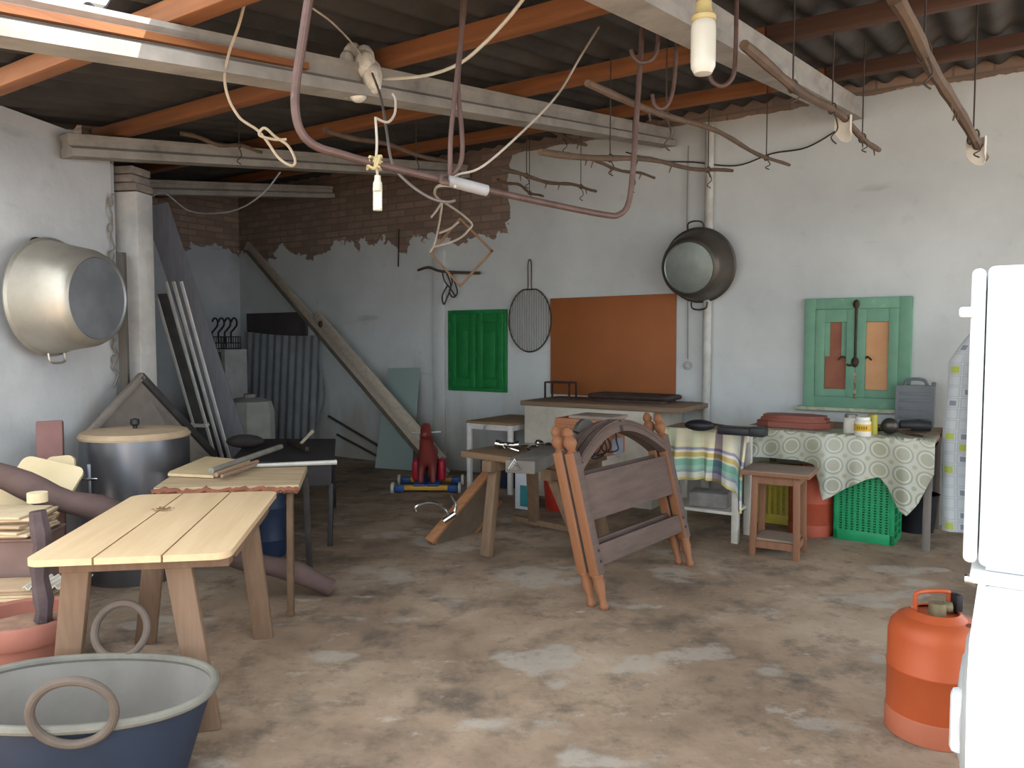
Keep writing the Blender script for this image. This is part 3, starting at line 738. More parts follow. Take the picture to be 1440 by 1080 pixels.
# --- little white-framed table
h0, _ = wl(655, 592, .8); h1, _ = wl(719, 597, .8)
T3 = table('white_side_table', 'small wooden-topped table with white painted legs left of the masonry counter', h0, h1, .06, .8, .63, .04, wood('#94795a', '#7f674d', 'x', 3, .8), mat('#cfcdc8', '#b9b7b2', 7, .6, 0, .1, c3='#55504a'), th=.02, apron=.05, inset=.025)
# --- dark blue box behind
o = thing('dark_blue_box', 'dark blue plastic box on the floor under the small white-legged table', 'box', wp((h0+h1)/2-.06, .43, 0), RW)
q = MB(); q.box((0, 0, .13), (.36, .32, .26), b=.02); q.build('box_body', mat('#20263a', '#191d2c', 6, .6), o)
q = MB(); q.box((0, 0, .265), (.38, .34, .025), b=.01); q.build('rim', mat('#262d44', '#1d2233', 6, .6), o)
# --- carton on the floor
p = V((.105, 6.15, 0)); o = thing('detergent_carton', 'white and teal carton on the floor behind the trestle workbench', 'carton', p, RW)
q = MB(); q.box((0, 0, .15), (.14, .08, .3), b=.003); q.build('carton', mat('#c6cad2', '#b7bcc6', 5, .6, 0, 0), o)
q = MB(); q.box((.075, 0, .12), (.008, .075, .2)); q.box((.025, -.042, .11), (.09, .004, .17)); q.build('printed_side', mat('#2f7f84', '#296f75', 5, .6, 0, 0), o)
# --- red bucket
p = Z(781, 718); o = thing('red_bucket', 'red plastic bucket on the floor under the trestle workbench', 'bucket', p+D2*.1, 0)
q = MB(); q.lathe([(0, 0), (.125, 0), (.13, .012), (.155, .36), (.165, .365), (.165, .385), (.155, .387), (.148, .36), (.12, .02), (0, .02)], 36); q.build('bucket_body', mat('#b03226', '#a02a20', 5, .45, 0, .05), o)
q = MB(); q.tube([(.162*math.cos(a), .162*math.sin(a)*.9, .375-.1*math.sin(a) if math.sin(a) > 0 else .375) for a in [k*PI/12 for k in range(13)]], .004, 6); q.build('bail_handle', M_IRON, o)
# --- workbench on trestles
M_BENCH = wood('#80674f', '#6d5741', 'x', 2.5, .8, .2, '#5b4936'); M_LEGW = wood('#7d6651', '#6b5643', 'z', 2.5, .8, .2)
BZ = .64; A_ = Z(648, 634, BZ); bx = V((math.cos(math.radians(-40)), math.sin(math.radians(-40)), 0)); by = V((-bx.y, bx.x, 0))
ra = math.radians(-40); BL_, BD_ = .80, .5
o = thing('trestle_workbench', 'brown wooden workbench on splayed trestle legs behind the leaning headboards', 'workbench', A_*1.0-V((0, 0, BZ)), ra)
q = MB(); q.box((BL_/2, BD_/2, BZ-.02), (BL_, BD_, .04), b=.004); q.build('bench_top', M_BENCH, o)
def wl_(p): return o.matrix_basis.inverted() @ V(p)
for k, (xt, ff, fb) in enumerate(((.24, Z(684, 782), Z(751, 741)), (.71, None, None))):
    q = MB(); q.box((xt, BD_/2, BZ-.075), (.08, BD_+.04, .07), b=.004); q.build('cross_beam', M_LEGW, o)
    for yy, f_ in ((.06, ff), (BD_-.06, fb)):
        f_ = wl_(f_) if f_ is not None else V((.79, .30 if yy < .1 else BD_+.02, 0))
        q = MB(); q.bar((f_.x, f_.y, 0.0), (xt, yy, BZ-.11), .05, .07, up=(1, 0, 0), b=.004); q.build('leg', M_LEGW, o)
q = MB(); a = wl_(Z(716, 739)); b_ = wl_(Z(808, 756)); q.bar((a.x, a.y+.05, .05), (a.x+.72, a.y+.05, .05), .05, .04, b=.003); q.build('stretcher', M_LEGW, o)
WBo = o
def bench(u, v, z=0.0): return A_ + bx*u + by*v + V((0, 0, z))
# dark slab with a warning triangle sticker
dk = mat('#6d675f', '#5b564f', 5, .8, 0, .1)
o = thing('dark_slab', 'dark grey slab with a triangle sticker lying across the trestle workbench', 'slab', Z(729, 652, BZ+.05), 0)
p0 = Z(733, 656, BZ+.04); p1 = Z(796, 628, BZ+.04)
dx = (p1-p0).normalized(); p0b = p0-dx*.02
q = MB(); q.bar(p0b+V((0, 0, 0)), p0b+dx*.62, .17, .07, b=.006); q.build('slab_body', dk, o, world=True)
# triangle sticker on the end face
sy = V((-dx.y, dx.x, 0)); cen = p0b-dx*.002+V((0, 0, .004))+sy*.03
q = MB(); tri = [cen+V((0, 0, 1))*(.036*math.sin(a))+sy*(.042*math.cos(a)) for a in (PI/2, PI/2+2*PI/3, PI/2+4*PI/3)]
q.tube(tri, .006, 6, closed=True); tri2 = [cen+(p-cen)*.5 for p in tri]; q.tube(tri2, .0045, 6, closed=True); q.build('triangle_sticker', mat('#dedbd6', '#cfccc7', 9, .6, 0, 0), o, world=True, label='white double-outlined triangle sticker')
# tap fittings on the bench
def tap(u, v, rz, lb):
    o = thing('tap_fitting', lb, 'tap', bench(u, v, .002), ra+rz)
    q = MB(); q.cyl((-.07, 0, .028), (.07, 0, .028), .02, 14); q.cyl((0, 0, .028), (0, -.05, .03), .016, 12); q.build('tap_body', M_CHROME, o)
    for sx in (-1, 1):
        q = MB(); q.cyl((sx*.055, 0, .03), (sx*.085, 0, .034), .028, 14); q.build('knob', M_CHROME, o)
    q = MB(); q.tube(smooth_path([(0, -.04, .03), (.02, -.1, .035), (.07, -.14, .03), (.14, -.15, .016)], 5), .009, 8); q.build('spout', M_CHROME, o)
tap(.2, .24, .3, 'old chrome tap lying at the left end of the trestle workbench')
tap(.4, .36, -.5, 'old tap with pipe lying beside the other tap, nearer the counter')
q = MB(); q.tube(smooth_path([bench(.12, .4, .012), bench(.3, .45, .02), bench(.42, .46, .012), bench(.46, .48, .012)], 5), .009, 8)
tag(q.build('metal_pipe', mat('#8a8279', '#6d655d', 8, .4, .7), loc=bench(.3, .42, .01), world=True), 'thin bent metal pipe lying behind the taps on the workbench', 'pipe')
# wooden box with boards and cables on the bench
MO = wood('#8f5b3e', '#9c6848', 'x', 3, .6, .15)
bc = V((.50, 4.90, BZ))
o = thing('wooden_drawer_box', 'orange wooden box with a recessed front standing on the workbench behind the arched headboards', 'box', bc+V((0, 0, .002)), RW)
for c, d, nm in (((0, -.11, .11), (.38, .02, .22), 'front'), ((0, .11, .11), (.38, .02, .22), 'back'), ((-.18, 0, .11), (.02, .2, .22), 'side'), ((.18, 0, .11), (.02, .2, .22), 'side'), ((0, 0, .01), (.36, .2, .015), 'bottom')):
    q = MB(); q.box(c, d, b=.003); q.build(nm, MO, o)
for zz in (.19, .155):
    q = MB(); q.box((0, -.122, zz), (.38, .014, .018), b=.003); q.build('rail', MO, o)
q = MB(); q.box((0, 0, 0), (.3, .24, .02), b=.003)
tag(q.build('grey_board', mat('#8c7f73', '#7b6f64', 5, .8), loc=bc+D1*.06+V((0, 0, .233)), rotz=RW), 'dusty grey board lying on top of the orange wooden box', 'board')
hv_ = V((.64, .77, 0)).normalized(); hn_ = V((-.77, .64, 0)).normalized(); hr_ = math.atan2(hv_.y, hv_.x)
def hb_(k, pp, z=0.0): return V((.25, 4.04, BZ))+hv_*k+hn_*pp+V((0, 0, z))
o = thing('cable_coil', 'tangle of black cable lying on the workbench seen through the arch of the headboards', 'cable', hb_(.34, .15, .002), hr_)
q = MB()
for k in range(6):
    pts = []
    for j in range(14):
        a = 2*PI*j/14; pts.append((.075*k+.085*math.cos(a)+.02*math.sin(3*a+k), -.01+.012*math.sin(k*2)+.012*math.sin(2*a), .1+.08*math.sin(a)+.012*math.sin(k*2+a)))
    q.tube(smooth_path(pts, 3, True), .005, 6, closed=True)
q.build('loops', M_BLACK, o)
q = MB(); m = frame_m(hb_(.58, .25, .12), hv_, -hn_); q.lathe([(.12, 0), (.12, .025), (.105, .03), (.0, .034)], 32, m)
tag(q.build('round_grey_plate', mat('#5d5a56', '#4d4a47', 8, .5, .3), loc=hb_(.58, .25), world=True), 'round dark grey plate propped behind the cables on the workbench', 'plate')
q = MB(); q.box((0, 0, .055), (.11, .06, .11), b=.02)
tag(q.build('plastic_packet', mat('#9fa3b0', '#858a9c', 14, .35, 0, .4), loc=hb_(.83, .17, .002), rotz=hr_), 'small pale plastic packet on the workbench behind the right side of the arch', 'packet')
# --- leaning sink frame with gooseneck tap
MF1 = wood('#8a6446', '#75543b', 'x', 3, .75, .2); MF2 = wood('#a5744f', '#8d6142', 'x', 3, .7, .2)
fb0 = Z(603, 768); fx = Z(690, 665, .42); ax = fx-fb0
o = thing('leaning_wooden_frame', 'shallow brown wooden frame leaning from the floor against the left workbench trestle', 'frame', fb0, 0)
ax_n = ax.normalized(); sd_ = V((.42, .55, 0)).normalized(); sd_ = (sd_-ax_n*sd_.dot(ax_n)).normalized(); nn = ax_n.cross(sd_)
if nn.z < 0: nn = -nn
L = .66; wd = .3
def fr(a, b, c): return fb0+V((0, 0, .03))+ax_n*a+sd_*b+nn*c
for b_, m_ in ((0, MF2), (wd, MF1)):
    q = MB(); q.bar(fr(0, b_, 0), fr(L, b_, 0), .025, .07, up=nn, b=.003); q.build('side_rail', m_, o, world=True)
for a_ in (.03, L-.03):
    q = MB(); q.bar(fr(a_, .01, 0), fr(a_, wd-.01, 0), .025, .06, up=nn, b=.003); q.build('end_rail', MF1, o, world=True)
q = MB(); q.bar(fr(.03, wd/2, -.02), fr(L-.03, wd/2, -.02), wd-.03, .01, up=nn); q.build('panel', mat('#665747', '#574a3d', 6, .8), o, world=True)
o = thing('gooseneck_tap', 'chrome gooseneck tap lying across the leaning wooden frame with its spout to the left', 'tap', fr(.22, .1, .06), 0)
q = MB(); e = D(585, 713, 4.93)
q.tube(smooth_path([e-V((.0, 0, .03)), e, D(597, 708, 4.94), D(613, 708, 4.94), D(625, 716, 4.94), D(632, 727, 4.94)], 5), .011, 10); q.build('spout', M_CHROME, o, world=True)
q = MB(); q.cyl(D(624, 733, 4.93), D(640, 722, 4.95), .02, 14); q.build('tap_body', M_CHROME, o, world=True)
q = MB(); q.tube(smooth_path([D(637, 724, 4.95), D(641, 712, 4.97), D(634, 697, 4.98)], 5), .009, 8); q.build('lever', M_CHROME, o, world=True)
q = MB(); q.tube([fr(.3, .08, .045), fr(.62, .07, .045)], .009, 8); tag(q.build('chrome_rod', M_CHROME, loc=fr(.45, .08, .045), world=True), 'thin chrome rod lying along the leaning wooden frame', 'rod')
# --- two arched headboards leaning together
MH_F = mat('#63514a', '#54453e', 4, .8, 0, .12, (1, 1, 6)); MH_S = wood('#8a5b3c', '#7a5036', 'z', 3, .6, .12, '#74452c')
fl_ = Z(850, 857); fr_ = Z(971, 796); up_l = D(797, 597, 4.0); hx = (fr_-fl_); HW = hx.length; hx.normalize()
lean = V((-hx.y, hx.x, 0))               # away from the camera
tilt_a = math.atan2(.235, .90); uz = (V((0, 0, 1))*math.cos(tilt_a)+lean*math.sin(tilt_a)).normalized(); ny = uz.cross(hx)
def headboard(label, base):
    m = Matrix((hx, ny, uz)).transposed().to_4x4(); m.translation = base
    o = thing('headboard', label, 'headboard', base); o.matrix_basis = m; o['group'] = 'leaning arched headboards'
    PW, PT = .062, .06; ht = .80
    def fm(ob):                       # fronts and backs are dusty, the narrow sides are bare orange wood
        ob.data.materials.append(MH_S)
        for p in ob.data.polygons:
            if abs(p.normal.x) > .6 or (abs(p.normal.z) > .6 and abs(p.normal.y) < .5 and ob.name.startswith('post')): p.material_index = 1
    for sx in (0, 1):
        q = MB(); q.box((sx*HW, 0, .17+(ht-.17)/2), (PW, PT, ht-.17), b=.006); ps = q.build('post', MH_F, o); fm(ps)
        q = MB(); q.lathe([(.0, .0), (.022, .0), (.026, .012), (.02, .03), (.018, .05), (.03, .12), (.026, .15), (.032, .165), (.03, .172)], 20, Matrix.Translation((sx*HW, 0, 0))); q.build('foot', MH_S, ps)
        q = MB(); q.lathe([(.03, 0), (.02, .012), (.024, .02), (.036, .045), (.034, .065), (.02, .082), (.026, .092), (.028, .105), (.016, .13), (0, .142)], 20, Matrix.Translation((sx*HW, 0, ht))); q.build('finial', MH_S, ps)
    # arch
    q = MB(); N = 28; pts_o, pts_i = [], []
    x0, x1 = PW/2, HW-PW/2
    def arch(t_, k): return (.765 if k else .70)+.165*math.sin(PI*t_)**.9
    for i in range(N+1):
        t_ = i/N; x = x0+(x1-x0)*t_
        pts_o.append((x, arch(t_, 1))); pts_i.append((x, arch(t_, 0)))
    for i in range(N):
        q.prism([(pts_o[i][0], -PT/2+.004, pts_o[i][1]), (pts_o[i+1][0], -PT/2+.004, pts_o[i+1][1]), (pts_i[i+1][0], -PT/2+.004, pts_i[i+1][1]), (pts_i[i][0], -PT/2+.004, pts_i[i][1])], (0, PT-.008, 0))
    bmesh.ops.remove_doubles(q.bm, verts=list(q.bm.verts), dist=.0004)
    q.build('arch_rail', MH_F, o)
    q = MB()
    q.tube([(x, -PT/2+.006, (z0+z1)/2+.012) for (x, z0), (_, z1) in zip(pts_o, pts_i)], .012, 6); q.build('arch_bead', MH_F, o)
    q = MB(); q.box((HW/2, 0, .558), (HW-PW, .022, .235), b=.002); q.build('panel', MH_F, o)
    q = MB(); q.box((HW/2, 0, .262), (HW-PW, .03, .105), b=.004); q.build('lower_rail', MH_F, o)
    for sx in (0, 1):
        for zz in (.235, .29):
            q = MB(); q.cyl((sx*HW+(-.012 if sx else .012), -PT/2-.004, zz), (sx*HW+(-.012 if sx else .012), -PT/2+.002, zz), .008, 10)
            q.build('bolt', M_IRON, o)
    return o
headboard('front one of two arched brown bed headboards leaning together, nearest the camera', fl_+V((0, 0, .002)))
headboard('rear one of two arched brown bed headboards, pressed against the back of the other', fl_+V((0, 0, .0))+lean*.0745+ny*0+V((0, 0, .001)))
# --- toy horse on wheels
hb = Z(593, 690); o = thing('toy_horse', 'reddish brown toy ride-on horse on a blue and yellow wheeled base', 'toy horse', hb+D2*.1, 0)
MHOR = mat('#6a2a25', '#74302a', 5, .45, 0, .04); MBLU = mat('#244a86', '#1f3f74', 5, .5, 0, 0); MYEL = mat('#c08f2c', '#b08226', 5, .5, 0, 0); MREDP = mat('#b02236', '#a21e30', 5, .4, 0, 0); MWHP = mat('#b9b7ae', '#a8a69e', 5, .5, 0, 0)
me = bpy.data.meshes.new('horse_body'); bm = bmesh.new(); lay = None
# local: x right, -y toward camera
J = [((0, .02, .33), .085), ((0, -.10, .34), .088), ((0, .14, .33), .085), ((0, -.16, .43), .068), ((0, -.19, .52), .055), ((0, -.20, .575), .052), ((0, -.27, .55), .042), ((0, -.33, .52), .036),
     ((-.05, -.13, .24), .042), ((-.055, -.15, .15), .03), ((-.055, -.16, .075), .03), ((.05, -.13, .24), .042), ((.055, -.15, .15), .03), ((.055, -.16, .075), .03),
     ((-.05, .16, .24), .045), ((-.055, .19, .15), .03), ((-.055, .18, .075), .03), ((.05, .16, .24), .045), ((.055, .19, .15), .03), ((.055, .18, .075), .03),
     ((-.03, -.185, .62), .014), ((.03, -.185, .62), .014)]
E = [(0, 1), (0, 2), (1, 3), (3, 4), (4, 5), (5, 6), (6, 7), (1, 8), (8, 9), (9, 10), (1, 11), (11, 12), (12, 13), (2, 14), (14, 15), (15, 16), (2, 17), (17, 18), (18, 19), (5, 20), (5, 21)]
vsx = [bm.verts.new(p) for p, r in J]
for a, b_ in E: bm.edges.new((vsx[a], vsx[b_]))
bm.to_mesh(me); bm.free(); ho = bpy.data.objects.new('horse_body', me); COL.objects.link(ho); ho.parent = o
md = ho.modifiers.new('skin', 'SKIN')
for k, (p, r) in enumerate(J): me.skin_vertices[0].data[k].radius = (r, r)
me.skin_vertices[0].data[0].use_root = True
ho.modifiers.new('sub', 'SUBSURF').levels = 2; ho.modifiers['sub'].render_levels = 2
me.materials.append(MHOR)
for p in me.polygons: p.use_smooth = True
md.use_smooth_shade = True
q = MB(); q.cyl((-.13, -.17, .535), (.13, -.17, .545), .008, 8); q.build('grip_rod', MWHP, o)
q = MB()
for j in range(7): q.ball((-.045+.012*math.sin(j*2), -.08+.012*j, .5-.028*j), (.03, .025, .03), 8)
q.build('mane', mat('#a9997f', '#94856d', 14, .9, 0, .3), o, label='pale beige mane')
for sx in (-1, 1):
    q = MB(); q.box((sx*.115, .06, .17), (.07, .18, .2), b=.03, seg=3); q.build('side_seat', MREDP, o)
for y in (-.2, .2):
    q = MB(); q.bar((-.26, y, .05), (.26, y, .05), .05, .045, b=.012); q.build('cross_bar', MYEL, o)
    for sx in (-1, 1):
        q = MB(); q.bar((sx*.19, y-.003, .045), (sx*.28, y-.003, .045), .062, .06, b=.014); q.build('end_cap', MBLU, o)
        q = MB(); q.cyl((sx*.285, y, .05), (sx*.31, y, .05), .05, 20); q.build('wheel', MWHP, o)
for sx in (-1, 1):
    q = MB(); q.bar((sx*.06, -.24, .078), (sx*.06, .24, .078), .11, .02, b=.006); q.build('foot_board', MBLU, o)
# ================================================================ deep left corner
M_ALU = mat('#b9b3a6', '#a39d91', 4, .42, .7, .06, c3='#8d877c'); M_ALU_B = mat('#8f9297', '#7d8085', 5, .45, .6, .05)
# big aluminium pot on the left wall
c0 = LW(70, 418, .09)
rr = 78/1080*c0.y
o, m = wall_pot('hanging_aluminium_pot', 'large pale aluminium pot hanging sideways on the left wall', 'pot', c0, LN, rr, 60/1080*4.4, .31, M_ALU, M_ALU_B, .03)
q = MB(); hp = [LW(40, 352, .05), LW(45, 336, .03), LW(60, 337, .04), LW(85, 352, .12)]
q.tube(smooth_path(hp, 4), .006, 8); q.build('hanging_wire', M_IRON, o, world=True)
q = MB(); pts = [m @ V(p) for p in ((-.06, -rr, .04), (-.05, -rr-.05, .05), (.05, -rr-.05, .05), (.06, -rr, .04))]; q.tube(smooth_path(pts, 4), .007, 8); q.build('handle', M_ALU, o)
# rope tied by the column
q = MB(); pts = []
base = LO+LD*.6+LN*.03
for k in range(30):
    z = 2.3-1.25*k/29; pts.append(base+LD*.02*math.sin(k*1.9)+LN*.012*math.cos(k*2.3)+V((0, 0, z)))
q.tube(pts, .008, 6); 
for k in range(7):
    z = 2.25-.17*k; q.ball(base+V((.01*math.sin(k*5), 0, z)), (.018, .018, .03), 8)
tag(q.build('hanging_rope', mat('#8d8880', '#77726b', 20, .9), loc=base+V((0, 0, 1.05)), world=True), 'knotted rope hanging down the end of the left wall beside the big aluminium pot', 'rope')
# dark plank fixed on the column's left
pb = D(176, 540, 5.02); pt_ = D(170, 355, 5.02)
q = MB(); q.bar(V((pb.x, pb.y, 0)), pt_, .055, .03, up=(0, 1, 0), b=.003)
tag(q.build('dark_plank', wood('#6d675f', '#5b564f', 'z', 3, .85), loc=(pb.x, pb.y, 0), world=True), 'narrow dark grey plank standing upright against the white pillar', 'plank')
# drum
dc = V((-2.185, 4.43, 0)); DR = 73/1080*4.3
o = thing('metal_drum', 'stainless metal drum with a flat tan lid standing in front of the left pillar', 'drum', dc, .5)
q = MB(); q.lathe([(0, 0), (DR, 0), (DR, .01), (DR, .80), (DR-.01, .805), (0, .805)], 56); q.build('drum_body', mat('#7d7f84', '#696b71', 3, .3, .85, .05, (1, 1, .15)), o)
q = MB(); q.lathe([(DR+.006, .80), (DR+.008, .812), (DR-.01, .835), (DR*.4, .845), (0, .846)], 56); ld = q.build('lid', mat('#b09a7e', '#9b866c', 5, .75, .1), o)
q = MB(); q.lathe([(.012, .842), (.012, .86), (.026, .872), (.024, .9), (0, .906)], 18); q.build('knob', M_BLACK, ld)
q = MB(); a = -PI/2-.5-.45; q.bar((DR*math.cos(a)*1.03-.055, DR*math.sin(a)*1.03, .60), (DR*math.cos(a)*1.03+.055, DR*math.sin(a)*1.03-.03, .60), .018, .012, b=.003); q.build('catch', M_CHROME, o)
q = MB(); q.box((DR*math.cos(a)*1.01, DR*math.sin(a)*1.01, .5), (.02, .015, .36), b=.003); q.build('strap', mat('#74767b', '#64666b', 3, .35, .8), o)
# big triangular sheet metal panel
MS = mat('#8d8379', '#776e65', 4, .75, .25, .15, c3='#675f57'); MSD = mat('#4f4b49', '#3e3b3a', 6, .6, .3, .1)
ap = D(197, 529, 4.98); lf = D(124, 609, 4.66); rt = D(300, 640, 5.72)
q = MB()
bl = V((lf.x+.02, lf.y+.02, 0)); br_ = V((rt.x+.07, rt.y, 0)); nrm = (rt-lf).cross(V((0, 0, 1))).normalized()
q.prism([ap, lf, bl, br_, rt], nrm*-.02)
o = thing('triangular_metal_sheet', 'big grey triangular sheet metal panel standing behind the metal drum', 'panel', V(((bl+br_)/2)), 0)
q.build('sheet', MS, o, world=True, smooth=False)
for (a, b_) in ((ap, rt), (ap, lf)):
    q = MB(); q.bar(a+nrm*.01, b_+nrm*.01, .045, .035, up=nrm, b=.005, ext=.01); q.build('folded_edge', MSD if b_ is rt else MS, o, world=True)
# dark blue-grey box between wall and drum
# white slatted frame leaning
ft, fb2 = D(233, 395, 6.0), V((0, 0, 0))
tL, tR = D(224, 395, 6.05), D(243, 396, 6.0)
bb = Z(325, 700); dv = (bb-D(240, 396, 6.0))
o = thing('white_slatted_frame', 'tall narrow frame of white slats leaning between the pillar and the dark plank', 'frame', bb, 0)
MWS = mat('#d8d5ce', '#c2bfb9', 7, .7); MGS = mat('#5d5a56', '#4d4a47', 6, .8)
up_ = (D(240, 396, 6.0)-bb)
sdv = V((.85, -.25, 0)).normalized()
nn2 = up_.normalized().cross(sdv)
for k, (of, wd) in enumerate(((-.17, .028), (-.045, .028), (.025, .028), (.095, .026))):
    b0 = bb+sdv*of; t0_ = b0+up_*(1.0 if k else .93)
    if k == 0: b0 = b0+up_*.0
    q = MB(); q.bar(b0, t0_, wd, .014, up=nn2, b=.003); q.build('slat', MWS, o, world=True)
q = MB(); q.bar(bb+sdv*-.11+nn2.normalized()*.0, bb+sdv*-.11+up_*.95, .085, .008, up=nn2); q.build('back_panel', MGS, o, world=True)
q = MB(); c_ = bb+up_*.36; q.bar(c_+sdv*-.2, c_+sdv*-.03, .025, .045, up=nn2); q.build('cross_slat', MWS, o, world=True)
# long dark plank leaning
q = MB(); p0 = D(219, 288, 6.45); p1 = Z(352, 690); p1 = V((p1.x, p1.y, .0))
q.bar(p1+V((0, 0, .02)), p0, .2, .04, up=(.3, -1, .2), b=.004)
tag(q.build('long_dark_plank', wood('#77767a', '#68676c', 'z', 3, .85), loc=p1, world=True), 'long wide dark plank leaning up towards the roof behind the white slatted frame', 'plank')
# white cabinet, barrel, hangers
o = thing('narrow_cabinet', 'narrow off-white cabinet with two brown stripes standing in the dark corner', 'cabinet', D(317, 560, 8.9)*1.0, RW)
bz = o.matrix_basis.translation.copy(); o.matrix_basis = Matrix.Translation((bz.x, bz.y, 0)) @ Matrix.Rotation(RW, 4, 'Z')
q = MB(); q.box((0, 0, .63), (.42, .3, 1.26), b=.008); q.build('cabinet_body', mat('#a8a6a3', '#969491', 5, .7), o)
for sx in (.0, .13):
    q = MB(); q.box((sx, -.155, .93), (.055, .014, .6)); q.build('strip', mat('#6f5d52', '#5f5047', 5, .7), o, label='brown vertical strip')
o2 = thing('wire_basket', 'dark wire basket standing on top of the narrow off-white cabinet', 'basket', (bz.x, bz.y, 1.262), RW)
q = MB()
for zz in (.005, .07, .14): q.tube([(x, y, zz) for x, y in ((-.18, -.1), (.16, -.1), (.16, .1), (-.18, .1))], .006, 6, closed=True)
for k in range(9):
    for y in (-.1, .1): q.tube([(-.18+.0425*k, y, 0), (-.18+.0425*k, y, .14)], .005, 6)
q.box((0, 0, .004), (.34, .2, .008)); q.build('wire_body', M_BLACK, o2)
for k, lb in enumerate(('black hook-topped hanger in the wire basket, furthest left', 'black hook-topped hanger in the wire basket, second from the left', 'black hook-topped hanger in the wire basket, third from the left', 'black hook-topped hanger in the wire basket, nearest the corner')):
    q = MB(); x0 = -.1+.075*k; pts = [(x0-.05, 0, .04), (x0-.03, 0, .17)]
    pts = [(x0-.055, 0, .05), (x0-.06, 0, .17), (x0-.03, 0, .2)]+[(x0+.05*math.cos(a), 0, .29+.055*math.sin(a)) for a in [math.radians(d) for d in range(-50, 190, 24)]]
    q.tube(smooth_path(pts, 3), .011, 8)
    h_ = q.build('hanger', M_BLACK, loc=(bz.x, bz.y, 1.262)+V((0, 0, 0)) if False else V((bz.x, bz.y, 1.272))+D2*(.03*(k-1.5)), rotz=RW); tag(h_, lb, 'hanger', 'hangers in the wire basket')
p = D(352, 600, 8.1); o = thing('white_barrel', 'big squat off-white plastic barrel in the dark corner behind the black table', 'barrel', (p.x, p.y, 0), .2)
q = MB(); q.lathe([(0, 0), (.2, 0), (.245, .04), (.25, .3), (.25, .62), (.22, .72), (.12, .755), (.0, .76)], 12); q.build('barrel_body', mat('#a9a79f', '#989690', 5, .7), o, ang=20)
q = MB(); q.lathe([(.06, .75), (.06, .79), (.05, .795), (0, .795)], 20); q.build('cap', mat('#8d8b85'), o)
# corrugated sheet and dark board
cs0, cz = wl(342, 466, .12); cs1, _ = wl(456, 470, .12)
q = MB(); nC = 90
def cf(u, v):
    s = cs0+(cs1-cs0)*u; z = cz*v-.06*v*abs(math.sin(u*2.2)); 
    if u > .93: s -= .05*(1+math.sin(v*9))*(u-.93)/.07
    return wp(s, .2-.1*v+.012*math.sin(s*2*PI/.13), z)
q.sheet(cf, nC, 14, .006)
tag(q.build('corrugated_sheet', mat('#8b8e92', '#7a7d81', 4, .85, 0, .15), loc=wp((cs0+cs1)/2, .2, 0), world=True), 'grey corrugated sheet standing upright against the back wall in the corner', 'sheet')
d0, dz1 = wl(347, 441, .06); d1_, dz0 = wl(430, 470, .06)
q = MB(); q.box(((d1_-d0)/2, 0, dz1/2), (d1_-d0, .04, dz1), b=.004)
tag(q.build('dark_board', mat('#4c4544', '#3e3938', 4, .8), loc=wp(d0, .045, 0), rotz=RW), 'dark brown board standing behind the corrugated sheet, its top edge showing', 'board')
# long diagonal trough of planks
tp = W(347, 345, .07); bt = Z(628, 674)
tp2 = tp
MTAN = wood('#c2b6a3', '#ada190', 'x', 2, .8, .2, '#968a7a')
o = thing('long_diagonal_plank', 'long pale wooden trough leaning diagonally against the back wall from floor to brickwork', 'plank', bt, 0)
ax2 = (tp-bt).normalized()
q = MB(); q.bar(bt+V((0, 0, .04)), tp, .04, .11, up=D2.cross(ax2), b=.003); q.build('main_board', MTAN, o, world=True)
upn = (D2.cross(ax2)).normalized(); upn = upn if upn.z > 0 else -upn
q = MB(); a_ = bt+upn*.09-D2*.03+V((0, 0, .04)); q.bar(a_+ax2*.1, a_+ax2*(tp-bt).length*.6, .05, .11, up=upn, b=.003); q.build('upper_board', MTAN, o, world=True)
q = MB(); a_ = bt-upn*.065-D2*.035+V((0, 0, .05)); q.bar(a_+ax2*.06, a_+ax2*(tp-bt).length*.97, .05, .018, up=upn); q.build('lip', mat('#6d6258', '#5a5048', 8, .8), o, world=True)
q = MB(); q.ball(tp.lerp(bt, .43)+upn*.11-D2*.06, (.03, .03, .04), 10); q.build('knot', M_IRON, o, world=True)
# thin sticks leaning low on the wall
for (a, b_, lb) in (((462, 585), (545, 636), 'thin dark stick leaning low against the back wall, upper of two'), ((474, 611), (540, 648), 'thin dark stick leaning low against the back wall, lower of two')):
    A0 = W(a[0], a[1], .03); B0 = W(b_[0], b_[1], .2); dvv = (B0-A0); B1_ = A0+dvv*(A0.z/(A0.z-B0.z)) if A0.z > B0.z else B0
    q = MB(); q.tube([A0, B1_+V((0, 0, .014))], .014, 8)
    tag(q.build('thin_stick', mat('#4d433c', '#3f3731', 8, .8), loc=V((B1_.x, B1_.y, 0)), world=True), lb, 'stick')
# sheet of glass
gT, gU = W(546, 518, .03), W(590, 517, .03); gB = Z(527, 658); gC = gB+(gU-gT)*1.15
t = NT('glass_pane'); t.bsdf.inputs['Transmission Weight'].default_value = .3; t.bsdf.inputs['IOR'].default_value = 1.45
gm = t.done('#a9bcb5', .2, 0, .5)
q = MB(); nG = (gU-gT).cross(gB-gT).normalized(); q.prism([gT, gU, gC, gB], nG*.008)
tag(q.build('glass_pane', gm, loc=V((gB.x, gB.y, 0)), world=True, smooth=False), 'rectangular pale green glass pane leaning against the back wall behind the toy horse', 'glass pane')

